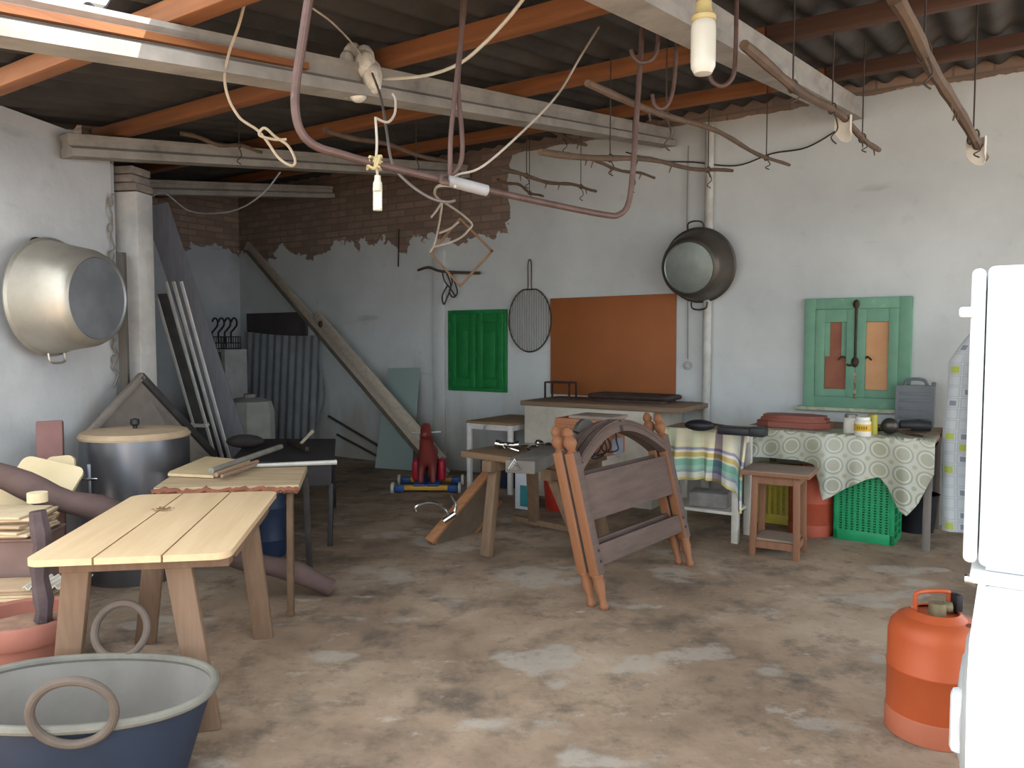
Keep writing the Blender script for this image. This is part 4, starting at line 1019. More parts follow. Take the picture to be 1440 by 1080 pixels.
# ================================================================ tables on the left
M_PINE = wood('#c7ac88', '#b89c78', 'y', 1.6, .6, .08, '#cdb595'); M_PLEG = wood('#7c634f', '#6c5543', 'z', 2.5, .75, .15)
TZ1 = .66
P = [Z(38, 783, TZ1), Z(320, 783, TZ1), Z(385, 693, TZ1), Z(197, 693, TZ1)]
cen = (P[0]+P[1]+P[2]+P[3])/4; dy_ = ((P[3]-P[0])+(P[2]-P[1])).normalized(); r1_ = math.atan2(dy_.y, dy_.x)-PI/2
TW = ((P[1]-P[0]).length+(P[2]-P[3]).length)/2; TL = ((P[3]-P[0]).length+(P[2]-P[1]).length)/2
o = thing('trestle_table', 'low trestle table with a pale three-plank top, nearest on the left', 'table', (cen.x, cen.y, 0), r1_)
WPl = TW/3
outl = rrect(TW, TL, .05, 6)
for k in range(3):
    xa, xb = -TW/2+WPl*k+(.0035 if k else 0), -TW/2+WPl*(k+1)-(.0035 if k < 2 else 0)
    pts = [(min(max(x, xa), xb), y) for x, y in outl]; cl = []
    for p in pts:
        if not cl or (abs(p[0]-cl[-1][0])+abs(p[1]-cl[-1][1])) > 1e-5: cl.append(p)
    if (abs(cl[0][0]-cl[-1][0])+abs(cl[0][1]-cl[-1][1])) < 1e-5: cl.pop()
    q = MB(); q.prism([(x, y, TZ1-.022) for x, y in cl], (0, 0, .022)); q.build('top_plank', M_PINE, o, ang=25)
iv = o.matrix_basis.inverted()
for y in (-TL/2+.14, TL/2-.14):
    q = MB(); q.box((.02, y, TZ1-.05), (TW*.86, .07, .05), b=.004); q.build('batten', M_PLEG, o)
for f_, tx, ty in ((Z(88, 1026), -.2, -TL/2+.13), (Z(293, 1026), .12, -TL/2+.13), (Z(205, 905), -.17, TL/2-.15), (Z(371, 897), .2, TL/2-.15)):
    fl2 = iv @ f_; q = MB(); q.bar((fl2.x, fl2.y, 0), (tx, ty, TZ1-.06), .085, .035, up=(0, 1, 0), b=.004)
    q.build('leg', M_PLEG, o)
q = MB(); q.box((TW/2-.03, .0, TZ1-.045), (.03, TL*.62, .045), b=.004); q.build('edge_rail', M_PLEG, o)
# second table
TZ2 = .65
M_OLDT = mat('#b09a7a', '#9a8467', 4, .8, 0, .15, (1, 6, 1), c3='#7d6850')
P = [Z(216, 686, TZ2), Z(420, 682, TZ2), Z(432, 654, TZ2), Z(262, 654, TZ2)]
o = thing('old_chipped_table', 'old table with a chipped rough-edged tan top behind the trestle table', 'table', ((P[0]+P[1])/2).xy.to_3d(), 0)
q = MB(); q.prism([p-V((0, 0, .035)) for p in P], (0, 0, .035)); q.build('tabletop', M_OLDT, o, world=True, smooth=False)
q = MB()
def along(a, b_, n):
    for i in range(n): yield a.lerp(b_, i/(n-1))
pts = [p+V((random.uniform(-.006, .006), random.uniform(-.012, .004), -.02+random.uniform(-.008, .006))) for p in along(P[0], P[1], 40)]
q.tube(pts, [random.uniform(.012, .022) for _ in pts], 6); q.build('broken_edge', mat('#84523e', '#6b4334', 22, .9, 0, .6, c3='#a98a5c'), o, world=True, label='crumbling reddish chipboard edge')
for (tx, ty), (fx_, fy_) in (((390, 690), (409, 866)), ((414, 684), (436, 806))):
    f_ = Z(fx_, fy_); tt = Z(tx, ty, TZ2-.04)
    if tx == 414: tt = P[2].lerp(P[1], .25)-V((0, 0, .036))
    else: tt = P[1]+V((-.06, .06, -.036))
    q = MB(); q.bar(V((f_.x, f_.y, 0)), tt, .03, .03, up=(0, 1, 0), b=.003); q.build('leg', mat('#6b543f', '#57432f', 10, .7) if tx == 390 else MSD, o, world=True)
for pp_ in (P[0]+V((.13, .02, 0)), P[3]+V((.06, -.06, 0))):
    q = MB(); q.bar(V((pp_.x-.03, pp_.y, 0)), pp_-V((0, 0, .036)), .03, .03, up=(0, 1, 0), b=.003); q.build('leg', MSD, o, world=True)
# thin board lying on it
B_ = [Z(232, 666, TZ2+.016), Z(300, 669, TZ2+.016), Z(352, 648, TZ2+.016), Z(290, 642, TZ2+.016)]
q = MB(); bbm = [(B_[0].lerp(B_[1], .06)), (B_[1]), (B_[2]), (B_[3]), B_[0].lerp(B_[3], .1)]
q.prism([p-V((0, 0, .012)) for p in bbm], (0, 0, .014)); tag(q.build('thin_board', mat('#c4ad88', '#b09a77', 4, .7), loc=B_[0], world=True, smooth=False), 'thin pale board lying at the left end of the old chipped table', 'board')
def stick(nm, pts, r, m_, lb, cat):
    q = MB(); q.tube(pts, r, 8); return tag(q.build(nm, m_, loc=pts[0], world=True), lb, cat)
zt = TZ2+.03
stick('grey_pipe', [Z(297, 662, TZ2+.045), Z(395, 628, TZ2+.06)], .016, mat('#8b867d', '#77726a', 8, .6, .3), 'grey pipe pointing to the right back corner across the old chipped table', 'pipe')
stick('white_pipe', [Z(352, 655, TZ2+.014), Z(474, 650, TZ2+.02)], [.010, .014], mat('#b3b0a8', '#9f9c94', 8, .6, .2), 'pale straight pipe sticking out over the right edge of the old chipped table', 'pipe')
stick('thin_batten', [Z(304, 668, TZ2+.029), Z(362, 649, TZ2+.029)], .011, mat('#9a7a62', '#85674f', 8, .7), 'short reddish stick lying on the thin pale board', 'stick')
stick('short_stick', [Z(312, 669.5, TZ2+.027), Z(360, 653.5, TZ2+.027)], .009, mat('#8f7864', '#7a6450', 8, .7), 'shorter thin stick lying beside the short reddish stick on the pale board', 'stick')
# black table
BTZ = .56
P = [Z(322, 650, BTZ), Z(470, 648, BTZ), Z(472, 617, BTZ), Z(352, 617, BTZ)]
o = thing('black_table', 'black table with thin dark legs behind the old chipped table', 'table', ((P[0]+P[2])/2).xy.to_3d(), 0)
MBT = mat('#2f2b2b', '#272324', 6, .6, 0, .1)
q = MB(); q.prism([p-V((0, 0, .02)) for p in P], (0, 0, .02)); q.build('tabletop', MBT, o, world=True, smooth=False)
cxy = sum((p for p in P), V((0, 0, 0)))/4
q = MB(); inn = [cxy+(p-cxy)*.94 for p in P]; q.prism([V((p.x, p.y, BTZ-.17)) for p in inn], (0, 0, .15)); q.build('apron', MBT, o, world=True, smooth=False)
for p, f_ in ((inn[1], Z(464, 768)), (inn[2], None), (inn[3], None), (inn[0], Z(434, 742))):
    if p is inn[0]: f_ = None
    fo_ = f_ if f_ is not None else V((p.x, p.y, 0)); q = MB(); q.bar(V((fo_.x, fo_.y, 0)), V((p.x, p.y, BTZ-.16)), .03, .03, up=(0, 1, 0), b=.003); q.build('leg', MBT, o, world=True)
# hammer on the black table
o = thing('hammer', 'wooden-handled hammer with a dark head lying on the black table', 'hammer', Z(422, 628, BTZ), 0)
q = MB(); a, b_ = Z(422, 625, BTZ+.02), Z(440, 606, BTZ+.11); q.tube([a, b_], [.011, .014], 8); q.build('handle', mat('#a79a88', '#92866f', 8, .7), o, world=True)
q = MB(); q.bar(Z(405, 620, BTZ+.02), Z(432, 632, BTZ+.02), .03, .035, b=.006); q.build('head', M_IRON, o, world=True)
p = Z(345, 630, BTZ+.004); q = MB(); q.ball((0, 0, .05), (.14, .08, .05), 14)
tag(q.build('dark_cloth_bundle', mat('#3a3230', '#2d2726', 9, .9, 0, .4), loc=p), 'small dark cloth bundle at the left end of the black table', 'bundle')
# dark blue drum under
p = Z(374, 790); q = MB(); q.lathe([(0, 0), (.092, 0), (.098, .02), (.098, .1), (.102, .11), (.098, .12), (.098, .3), (.102, .31), (.098, .32), (.098, .42), (.08, .44), (0, .44)], 28)
tag(q.build('dark_blue_drum', mat('#26344f', '#1f2b42', 6, .5), loc=p+V((-.02, .15, 0))), 'slim dark blue drum on the floor under the old chipped table', 'drum')
# long dark pole
MLOG = mat('#5d4a45', '#4c3c39', 5, .85, 0, .3, (1, 1, 1), c3='#6f5a52')
pa = D(-30, 662, 3.52); pe = Z(466, 838); pe.z = .055
q = MB(); n_ = 26; pts = [pa.lerp(pe, k/n_)+V((0, 0, .012*math.sin(k*.9))) for k in range(n_+1)]
q.tube(pts, [.064-.006*math.sin(k*1.3)-.012*k/n_ for k in range(n_+1)], 12)
tag(q.build('long_dark_pole', MLOG, loc=pe, world=True), 'long dark round wooden pole slanting down behind the trestle table to the floor', 'pole')
# reddish plank, yellow boards
p = D(72, 640, 4.05); o = None
q = MB(); q.bar(V((p.x+.02, p.y-.05, 0)), D(70, 592, 4.15), .125, .05, up=(0.4, -1, 0), b=.006)
tag(q.build('reddish_plank', mat('#7d5a56', '#6f504c', 5, .8), loc=(p.x, p.y, 0), world=True), 'short wide reddish plank standing upright in front of the left wall', 'plank')
MYB = mat('#d3c09a', '#c8b48c', 3, .55, 0, .04)
def yboard(corners, y0, y1, lb):
    # corners: pixel quad; top corners stand at y1, the lower ones at y0
    A = [D(px, py, y) for (px, py), y in zip(corners, (y0, y0, y1, y1))]
    u = (A[1]-A[0]); v_ = (A[3]-A[0]); w__, h__ = u.length, v_.length; m = frame_m(A[0]+(u+v_)/2, u, u.cross(v_))
    q = MB(); q.prism([(x, y, -.008) for x, y in rrect(w__, h__, .04, 5)], (0, 0, .016)); bmesh.ops.transform(q.bm, matrix=m, verts=list(q.bm.verts))
    lo = min(A, key=lambda p: p.z); tag(q.build('yellow_board', MYB, loc=V((lo.x, lo.y, 0)), world=True, ang=25), lb, 'board', 'pale yellow boards')
yboard(((-15, 722), (75, 742), (107, 671), (33, 640)), 3.72, 3.95, 'pale yellow rounded board lying tilted just above the dark pole')
yboard(((66, 720), (108, 716), (108, 640), (60, 644)), 4.0, 4.08, 'pale yellow rounded board standing upright behind the tilted one, next to the drum')
yboard(((-25, 722), (40, 748), (75, 700), (0, 665)), 3.66, 3.70, 'pale yellow board below the dark pole, above the stacks of thin boards')
# stack support and piles of thin boards
sp_ = V((-2.27, 3.22, 0))
o = thing('low_wooden_box', 'low brown wooden box carrying the upper pile of thin boards at the left edge', 'box', sp_+V((0, .12, 0)), .12)
q = MB(); q.box((0, 0, .25), (.44, .26, .5), b=.008); q.build('box_body', mat('#7a625a', '#69534c', 5, .8), o)
q = MB(); q.box((0, 0, .505), (.46, .28, .012), b=.003); q.build('lid', mat('#84695f', '#725a51', 5, .8), o)
MTH = [mat('#c9b594', '#b5a182', 6, .7), mat('#b0977a', '#9d866b', 6, .7), mat('#9a7f6b', '#876e5c', 6, .7)]
z = .513
for k in range(8):
    th = random.uniform(.009, .013); a = random.uniform(-.12, .2)
    q = MB(); q.box((0, 0, th/2), (.40, .25, th), b=.002)
    tag(q.build('plywood_sheet', MTH[0] if k == 7 else MTH[random.randrange(3)], loc=sp_+V((random.uniform(-.01, .03), .1+random.uniform(-.01, .01), z)), rotz=a), 'thin plywood sheet in the upper pile on the low wooden box at left', 'sheet', 'plywood sheets on the low box'); z += th+.0012
sp2 = V((-2.02, 3.04, 0)); z = .0
q = MB(); q.box((0, 0, .11), (.42, .17, .22), b=.006)
tag(q.build('wooden_block', mat('#6f6159', '#5e524b', 5, .8), loc=sp2+V((-.05, .07, 0)), rotz=.1), 'brown wooden block under the lower pile of thin boards behind the plant pot', 'block')
z = .222
for k in range(11):
    th = random.uniform(.009, .013); q = MB(); q.box((0, 0, th/2), (.42, .17, th), b=.002)
    if k == 5: q2 = None
    tag(q.build('thin_board', MTH[random.randrange(3)], loc=sp2+V((-.05+random.uniform(-.02, .02), .07+random.uniform(-.008, .008), z)), rotz=.1+random.uniform(-.06, .06)), 'thin pale board in the lower pile behind the terracotta plant pot', 'board', 'thin boards behind the plant pot'); z += th+.0012
q = MB(); q.sheet(lambda u, v: (-.1+.2*u, -.08+.16*v, .012+.007*math.sin(u*2*PI*7)), 70, 2, .004)
tag(q.build('ribbed_sheet', mat('#c6c0b3', '#b3ada0', 6, .6), loc=sp2+V((.16, .06, z)), rotz=.1), 'small pale ribbed panel on top of the lower pile beside the stake', 'panel')
# terracotta pot with stake
MTER = mat('#8f5b4c', '#835043', 5, .8, 0, .12, c3='#774a3e')
pc = V((-1.80, 2.77, 0)); o = thing('terracotta_pot', 'round terracotta plant pot full of dry soil at the left edge', 'plant pot', pc, 0)
q = MB(); q.lathe([(0, 0), (.12, 0), (.13, .01), (.17, .27), (.188, .275), (.195, .29), (.195, .34), (.186, .353), (.172, .345), (.166, .3), (.16, .27)], 48); q.build('pot_body', MTER, o)
q = MB(); q.lathe([(.167, .30), (.1, .315), (0, .31)], 40); q.build('soil', mat('#8d6f5c', '#76594a', 16, .95, 0, .5), o)
q = MB(); pp_ = V((-1.735, 2.79, .318)); pts = [pp_+V((.006*math.sin(k*1.1), 0, k*.041)) for k in range(11)]
q.tube(pts, [.032-.004*math.sin(k*2.1) for k in range(11)], 7)
tag(q.build('wooden_stake', mat('#57494a', '#463a3b', 12, .9, 0, .5, c3='#a39c98'), loc=pp_, world=True), 'rough dark wooden stake standing in the terracotta plant pot', 'stake')
q = MB(); q.cyl((0, 0, 0), (0, 0, .035), .034, 20); tag(q.build('small_tin', mat('#c2b392', '#ae9f80', 8, .6), loc=pts[-1]+V((.0, 0, .034))), 'small beige tin balanced on top of the dark stake', 'tin')
# rubber tub
tc = V((-1.29, 2.25, 0)); o = thing('rubber_tub', 'wide dark blue rubber tub with two ring handles in the bottom left corner', 'tub', tc, 0)
MTUB = mat('#232d3d', '#1e2736', 5, .6, 0, .05); MTIN = mat('#75706a', '#64605a', 3, .8, 0, .1, c3='#524f49'); MRNG = mat('#5d5148', '#4f453d', 9, .75, 0, .15); MRIM = mat('#6f6c62', '#5d5a52', 9, .7, 0, .15)
RX, RY, RZ = .388, .252, .306
q = MB(); q.lathe([(0, 0), (.70, 0), (.75, .012), (.86, .15), (.985, RZ-.004)], 56, None, RX, RY); q.build('tub_shell', MTUB, o)
q = MB(); q.lathe([(.975, RZ), (.84, .15), (.73, .03), (.66, .02), (0, .02)], 56, None, RX, RY); q.build('tub_lining', MTIN, o)
q = MB(); q.tube([(RX*math.cos(2*PI*k/64), RY*math.sin(2*PI*k/64), RZ+.004*math.sin(6*PI*k/64)) for k in range(64)], .0135, 10, closed=True); q.build('rim', MRIM, o, label='dusty grey rolled rim')
for (hx_, hy_, hz_, r_, ty) in ((.125, -RY*.947-.026, RZ+.06, .1, -.05), (-.025, RY+.03, RZ+.075, .088, .1)):
    q = MB(); q.tube([(hx_+r_*math.cos(a), hy_+ty*.3*math.sin(a)+(.221*r_*math.cos(a) if hy_ < 0 else 0), hz_+r_*.93*math.sin(a)) for a in [2*PI*k/36 for k in range(36)]], .0125, 10, closed=True); q.build('ring_handle', MRNG, o)

# little heap of wood shavings on the trestle table
hp = Z(229, 718, TZ1+.001); q = MB(); rn = random.Random(5)
for k in range(40):
    a, r_ = rn.uniform(0, 2*PI), abs(rn.gauss(0, .018)); p = hp+V((r_*1.6*math.cos(a), r_*math.sin(a), .003+max(0, .012-r_*.4)*rn.random()))
    q.tube([p, p+V((rn.uniform(-.016, .016), rn.uniform(-.016, .016), rn.uniform(0, .005)))], .0017, 5)
o = q.build('wood_shavings', mat('#7a6244', '#8d7350', 20, .9), loc=hp, world=True); tag(o, 'little heap of wood shavings in the middle of the pale trestle table', 'shavings', kind='stuff')
# ================================================================ things hanging from the roof
M_STICK = mat('#5f4c3c', '#4c3c30', 9, .85, 0, .4, c3='#6f5a45'); M_WIRE = mat('#3a332e', '#4a4038', 20, .6, .4, 0); M_STR = mat('#a79d90', '#948a7d', 12, .9, 0, 0); M_RUST = mat('#604c46', '#513f39', 14, .6, .4, .2, c3='#73625d')
def dist(p): return -(V(p)-WO).dot(D2)
def roof_at(p): return roofz(dist(p))-.02
def pole(pn, pf, df, r, lb, nw=2, rag=None, knots=0, ny=None, grp=None):
    d = ray(*pf); y = D2.dot(WO-CAM)-df; far = CAM + d*(y/D2.dot(d))
    # near end: straight back towards the yard under the roof slope
    k = (pn[0]-CX)/F_PX; dn = ray(*pn); kk = dn.x/dn.y
    t_ = (far.x-kk*far.y)/(D2.x-kk*D2.y); near = far-D2*t_
    if ny: near = V((kk*ny, ny, 0))
    near.z = H+dn.z/dn.y*near.y
    o = thing('hanging_pole', lb, 'pole', near, 0, grp)
    n = 16; pts = []
    rnd = random.Random(lb); ph = rnd.random()*6
    sd2 = D1
    for i in range(n+1):
        u = i/n; w_ = math.sin(PI*u)
        pts.append(near.lerp(far, u)+sd2*.012*math.sin(u*7+ph)*w_+V((0, 0, .018*math.sin(u*9+ph*2)*w_)))
    q = MB(); q.tube(pts, [r*(1.05-.25*i/n)*(1+.10*math.sin(i*2.3+ph)) for i in range(n+1)], 8)
    for j in range(knots):
        p = pts[rnd.randrange(3, n)]; q.tube([p, p+V((rnd.uniform(-.02, .02), rnd.uniform(-.02, .02), -.05))], [.006, .003], 6)
    q.build('pole_shaft', M_STICK, o, world=True)
    for j in range(nw):
        i = int(n*(.25+.62*j/max(1, nw-1))) if nw > 1 else int(n*.7)
        p = pts[i]; zt_ = roof_at(p)
        if zt_ > p.z:
            q = MB(); q.tube([V((p.x, p.y, zt_)), p+V((0, 0, r))], .0035, 6)
            q.tube(smooth_path([p+V((r, 0, 0)), p+V((0, r, -r)), p+V((-r, 0, 0)), p+V((0, -r, r*1.1))], 3, True), .004, 6, closed=True)
            tl = rnd.uniform(.05, .16); q.tube(smooth_path([p+V((0, -r, -r)), p+V((.02, -r, -r-tl*.5)), p+V((-.01, -r, -r-tl*.8)), p+V((.015, -r, -r-tl))], 4), .0035, 6)
            q.build('hanging_wire', M_WIRE, o, world=True)
    if rag is not None:
        p = near.lerp(far, rag); q = MB()
        q.sheet(lambda u, v: p+D1*(.03*math.cos(u*5))+V((.02*math.sin(u*6), 0, 0))+D2*(.04*u-.02)+V((0, 0, .03-.13*v*(.6+.4*math.sin(u*5)))), 10, 6, .004)
        q.build('hanging_rag', mat('#c9c2b4', '#b5ad9e', 9, .9), o, world=True, label='scrap of white cloth tied on the pole')
    return o
pole((1046, 63), (1236, 211), 1.3, .0185, 'pole hanging right of the big white bulb with a white scrap at its middle', 3, .62, 2, 2.7)
pole((1259, -4), (1384, 222), 2.0, .025, 'thick rough branch hanging at the far upper right with a white rag near its end', 2, .88, 4, 2.6)
pole((826, 117), (1110, 232), .8, .014, 'long thin pole whose far end hangs in front of the wall above the drainpipe', 2, None, 1)
pole((618, 126), (824, 204), .95, .017, 'pole hanging from the roof just right of the looped iron rods', 2, None, 2)
pole((760, 214), (1030, 240), .5, .016, 'dark pole ending in front of the drainpipe top', 2, None, 4)
pole((800, 217), (920, 250), .55, .013, 'short dark pole below the one ending at the drainpipe', 1, None, 3)
pole((702, 238), (838, 269), .5, .015, 'dark pole hanging above the brown board', 2, None, 4)
pole((456, 183), (632, 228), 2.0, .016, 'pole hanging left of the looped iron rods above the small hanging lamp', 1)
pole((255, 188), (368, 214), 2.9, .014, 'short pale stick hanging furthest left under the roof', 1)
pole((700, 252), (764, 276), .5, .013, 'very short dark stick tucked beside the right end of the brickwork', 1)
# bent iron bar
pts = [D(436, -12, 2.42), D(425, 60, 2.42), D(416, 120, 2.43), D(416, 160, 2.43), D(425, 188, 2.44), D(445, 206, 2.46), D(480, 217, 2.5), D(530, 231, 2.58), D(640, 257, 2.74), D(760, 284, 2.92), D(850, 302, 3.06), D(872, 301, 3.08), D(884, 285, 3.09), D(890, 240, 3.09), D(896, 150, 3.1), D(902, 60, 3.1), D(905, -14, 3.1)]
sp_ = smooth_path(pts, 6); N_ = len(sp_)
o = thing('hanging_iron_bar', 'large U-shaped bent iron bar hanging across the room from the roof', 'iron bar', D(640, 257, 2.74), 0)
q = MB(); q.tube(sp_, [.0145-.004*i/N_ for i in range(N_)], 10); q.build('bar', M_RUST, o, world=True)
q = MB(); q.tube([D(629, 254, 2.72), D(684, 268, 2.81)], .021, 12); q.build('sleeve', mat('#9a9896', '#868483', 8, .5), o, world=True, label='pale plastic sleeve on the bar')
# looped rods
o = thing('hanging_looped_rod', 'pair of long iron rods hanging from the roof and hooked over the bent bar', 'iron rod', D(634, 250, 2.74), 0)
q = MB(); q.tube(smooth_path([D(655, -12, 2.72), D(650, 40, 2.72), D(642, 110, 2.72), D(634, 190, 2.72), D(633, 235, 2.72), D(632, 250, 2.72)], 5), .0085, 8); q.build('straight_rod', M_RUST, o, world=True)
q = MB(); q.tube(smooth_path([D(651, -12, 2.74), D(648, 60, 2.74), D(644, 120, 2.74), D(649, 180, 2.74), D(650, 215, 2.74), D(645, 235, 2.74), D(632, 247, 2.73), D(622, 247, 2.7), D(621, 256, 2.69), D(632, 258, 2.69)], 6), .0085, 8); q.build('curled_rod', M_RUST, o, world=True)
# hooks
for pts, y, lb in ((((927, -4), (925, 60), (918, 82), (902, 88), (891, 80), (887, 70)), 3.05, 'iron hook with a wide curl hanging just left of the big white bulb'),
                   (((951, 50), (950, 90), (946, 128), (938, 148), (928, 153), (920, 146), (917, 133)), 3.15, 'long J-shaped iron hook hanging below and left of the big white bulb'),
                   (((1035, 55), (1033, 96), (1028, 112), (1016, 121), (1003, 116), (997, 105)), 2.9, 'iron hook curling out behind the big white bulb on its right')):
    P3 = [D(px, py, y) for px, py in pts]; tp = P3[0].copy(); tp.z = max(tp.z, roof_at(tp)-.06)
    q = MB(); q.tube([tp]+smooth_path(P3, 5), .0085, 8)
    tag(q.build('hanging_hook', M_RUST, loc=P3[-1], world=True), lb, 'hook')
# bulbs
M_BULB = mat('#bdb9ac', '#b6b2a5', 4, .25, 0, 0); M_SOCK = mat('#8e8574', '#776e5e', 9, .6, 0, .1)
yb = 2.3; o = thing('hanging_big_bulb', 'big white cylindrical energy-saving bulb hanging near the top of the picture', 'light bulb', D(989, 66, yb), 0)
def lz(py): return D(989, py, yb).z-D(989, 66, yb).z
R_ = 17/1080*yb
q = MB(); q.lathe([(0, lz(107)), (R_*.7, lz(104)), (R_*.97, lz(95)), (R_, lz(85)), (R_, lz(40)), (R_*.95, lz(33)), (R_*.8, lz(30))], 32); q.build('glass_tube', M_BULB, o)
q = MB(); q.lathe([(R_*.8, lz(31)), (R_*.98, lz(30)), (R_*.98, lz(24)), (R_*.75, lz(20)), (R_*.62, lz(10)), (R_*.6, lz(0)), (0, lz(0))], 28); q.build('bulb_collar', mat('#b7a674', '#a3925f', 9, .5), o)
q = MB(); q.lathe([(R_*.62, lz(4)), (R_*.66, lz(-6)), (R_*.4, lz(-30)), (0, lz(-30))], 24); q.build('socket', M_SOCK, o)
top = D(989, -30, yb); q = MB(); q.tube([top, V((top.x, top.y, roof_at(top)))], .006, 6); q.build('cord', M_SOCK, o, world=True)
yb = 2.57; o = thing('hanging_small_bulb', 'small folded-tube energy-saving bulb hanging from the bent iron bar', 'light bulb', D(531, 270, yb), 0)
def pz(px, py): return D(px, py, yb)
for dx_ in (-4.2, -1.4, 1.4, 4.2):
    q = MB(); q.tube([pz(531+dx_, 268), pz(531+dx_, 294)], .0052, 8); q.build('glass_tube', M_BULB, o, world=True)
q = MB(); q.tube([pz(531, 269), pz(531, 258), pz(531, 254), pz(531, 247)], [.016, .015, .011, .01], 16); q.build('bulb_base', mat('#b9b4a4', '#a59f8e', 8, .5), o, world=True)
q = MB(); q.tube([pz(531, 296), pz(531, 293)], .015, 16); q.build('end_plate', mat('#b9b4a4'), o, world=True)
q = MB(); q.tube(smooth_path([D(528, 165, 2.62), D(530, 200, 2.6), pz(529, 225), pz(531, 248)], 5), .0045, 6); q.tube(smooth_path([D(528, 166, 2.62), D(545, 172, 2.66), D(555, 160, 2.7), D(556, 140, 2.72), D(552, 132, 2.73)], 5), .0045, 6); q.build('cord', M_STR, o, world=True)
o2 = thing('hanging_cord_knot', 'yellowish knot of string tying the small bulb cord to the bent iron bar', 'knot', D(526, 229, 2.57), 0)
q = MB(); rn = random.Random(3)
for k in range(9):
    c_ = D(526, 229, 2.57); a_ = [c_+V((rn.uniform(-.026, .026), rn.uniform(-.02, .02), rn.uniform(-.022, .022))) for _ in range(4)]
    q.tube(smooth_path(a_, 4), .0045, 6)
q.build('string', mat('#b3a479', '#9f9067', 12, .9), o2, world=True)
# cables and strings
def line(nm, ps, r, m_, lb, cat='cable'):
    P3 = [D(*p) for p in ps]; q = MB(); q.tube(smooth_path(P3, 6), r, 6)
    c_ = min(P3, key=lambda p: p.z); return tag(q.build(nm, m_, loc=c_, world=True), lb, cat)
line('hanging_white_cable', ((742, -10, 2.9), (715, 25, 2.95), (680, 62, 3.05), (645, 90, 3.2), (600, 106, 3.4), (545, 111, 3.55), (522, 108, 3.6)), .007, mat('#c9c2b2', '#b8b1a1', 9, .7, 0, 0), 'pale cable drooping from the roof down to the plaster lump on the joist')
line('hanging_string', ((842, 38, 3.3), (815, 82, 3.2), (785, 132, 3.1), (740, 180, 2.95), (680, 233, 2.8), (645, 245, 2.76), (632, 252, 2.73)), .0045, M_STR, 'thin string running from the orange rafter down to the bent iron bar', 'string')
line('hanging_twine', ((440, 12, 3.0), (465, 30, 3.1), (490, 55, 3.3), (510, 80, 3.5)), .004, M_STR, 'thin pale cord from the roof to the top of the plaster lump', 'cord')
line('hanging_dark_cable', ((522, 100, 3.5), (535, 135, 3.3), (543, 180, 3.1), (552, 230, 2.95), (575, 258, 2.9), (605, 278, 2.86), (628, 284, 2.82), (640, 282, 2.8)), .0055, mat('#6a615c', '#57504b', 9, .7, 0, 0), 'dark cable running from the plaster lump past the small bulb')
line('hanging_rope_loop', ((347, -8, 2.75), (336, 35, 2.8), (322, 75, 2.85), (316, 110, 2.9), (322, 140, 2.92), (335, 163, 2.94), (345, 172, 2.95), (362, 183, 2.96), (375, 198, 2.97), (392, 222, 2.98), (410, 233, 2.98), (415, 225, 2.98), (405, 205, 2.98), (388, 193, 2.97), (372, 180, 2.96), (365, 190, 2.96), (385, 196, 2.97), (403, 196, 2.98)), .0055, mat('#a3947f', '#8f806c', 14, .9, 0, .2), 'frayed looped rope hanging on the left below the sunlit joist', 'rope')
line('hanging_drooping_wire', ((394, 242, 5.6), (372, 270, 5.6), (340, 292, 5.7), (305, 300, 5.8), (265, 296, 5.9), (232, 272, 5.6), (210, 278, 5.4)), .006, mat('#8b8d90', '#787a7d', 9, .7, 0, 0), 'thin wire drooping across the dark recess from the joist to the pillar', 'wire')
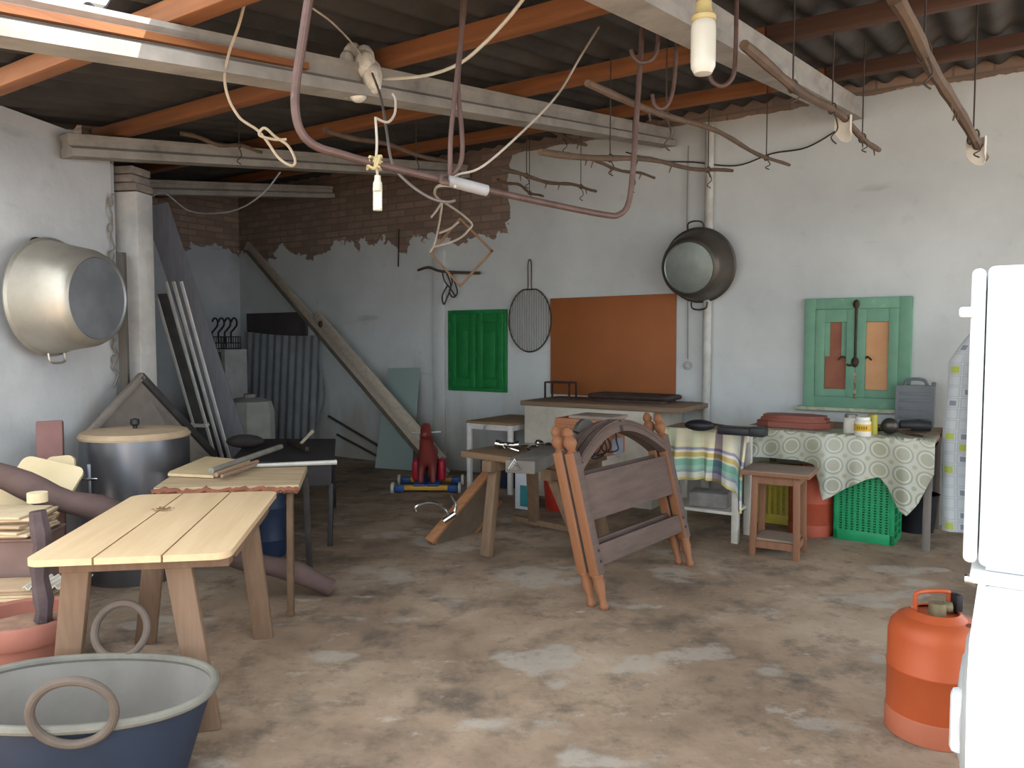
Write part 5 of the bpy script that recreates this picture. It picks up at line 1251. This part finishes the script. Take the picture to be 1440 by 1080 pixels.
# wire coat hangers and the diamond frame
yy = 5.2
o = thing('hanging_wire_tangle', 'tangle of bent wire dangling below the middle of the bent iron bar', 'wire', D(622, 300, yy), 0)
for ps in (((640, 262, 2.72), (616, 262, 3.2), (612, 275, 3.8), (622, 283, yy)), ((622, 283, yy), (614, 296, yy), (606, 306, yy)), ((622, 283, yy), (620, 300, yy), (616, 322, yy), (610, 345, yy), (604, 355, yy)), ((622, 283, yy), (645, 298, yy), (663, 314, yy), (660, 322, yy), (648, 334, yy), (630, 342, yy), (610, 347, yy)), ((617, 328, yy), (632, 322, yy), (645, 312, yy))):
    q = MB(); q.tube(smooth_path([D(*p) for p in ps], 5), .008 if ps[0][2] > 3 else .006, 6); q.build('strand', M_STR, o, world=True)
yy = 6.3
o = thing('hanging_diamond_frame', 'thin square wooden frame hanging by one corner in front of the back wall', 'frame', D(647, 401, yy), 0)
cr = [D(647, 308, yy), D(692, 353, yy), D(647, 402, yy), D(606, 356, yy)]
for k in range(4):
    q = MB(); q.bar(cr[k], cr[(k+1) % 4], .018, .022, up=(0, 1, 0), ext=.008); q.build('frame_strip', mat('#8d6f55', '#775c45', 8, .75), o, world=True)
top = cr[0]; q = MB(); q.tube([top, V((top.x, top.y, roof_at(top)))], .004, 6); q.build('hanging_wire', M_WIRE, o, world=True)
c0 = W(588, 379, .02); 
q = MB(); q.tube(smooth_path([W(588, 380, .03), W(602, 376, .08), W(618, 381, .1), W(640, 383, .1), W(675, 384, .08)], 5), [.014]*21, 8)
o = thing('wall_mounted_twig', 'thin crooked twig sticking out along the back wall over the small green shutters', 'twig', W(618, 381, .05), 0)
q.build('twig', M_STICK, o, world=True)
q = MB()
for ps in (((634, 383), (640, 398), (643, 412), (637, 418), (632, 410), (636, 396), (632, 384)), ((628, 384), (634, 402), (628, 420), (624, 428), (622, 416), (629, 402)), ((622, 382), (625, 395), (632, 404), (640, 416))):
    q.tube(smooth_path([W(a, b_, .1) for a, b_ in ps], 4), .008, 6)
q.build('hanging_wire', M_WIRE, o, world=True)
# iron hook on the wall left of the twig
q = MB(); q.tube([W(561, 322, .03), W(560, 375, .03)], .008, 6); tag(q.build('hanging_iron_pin', M_IRON, loc=W(560, 375, .03), world=True), 'short dark iron rod hanging below the brickwork left of the twig', 'rod')
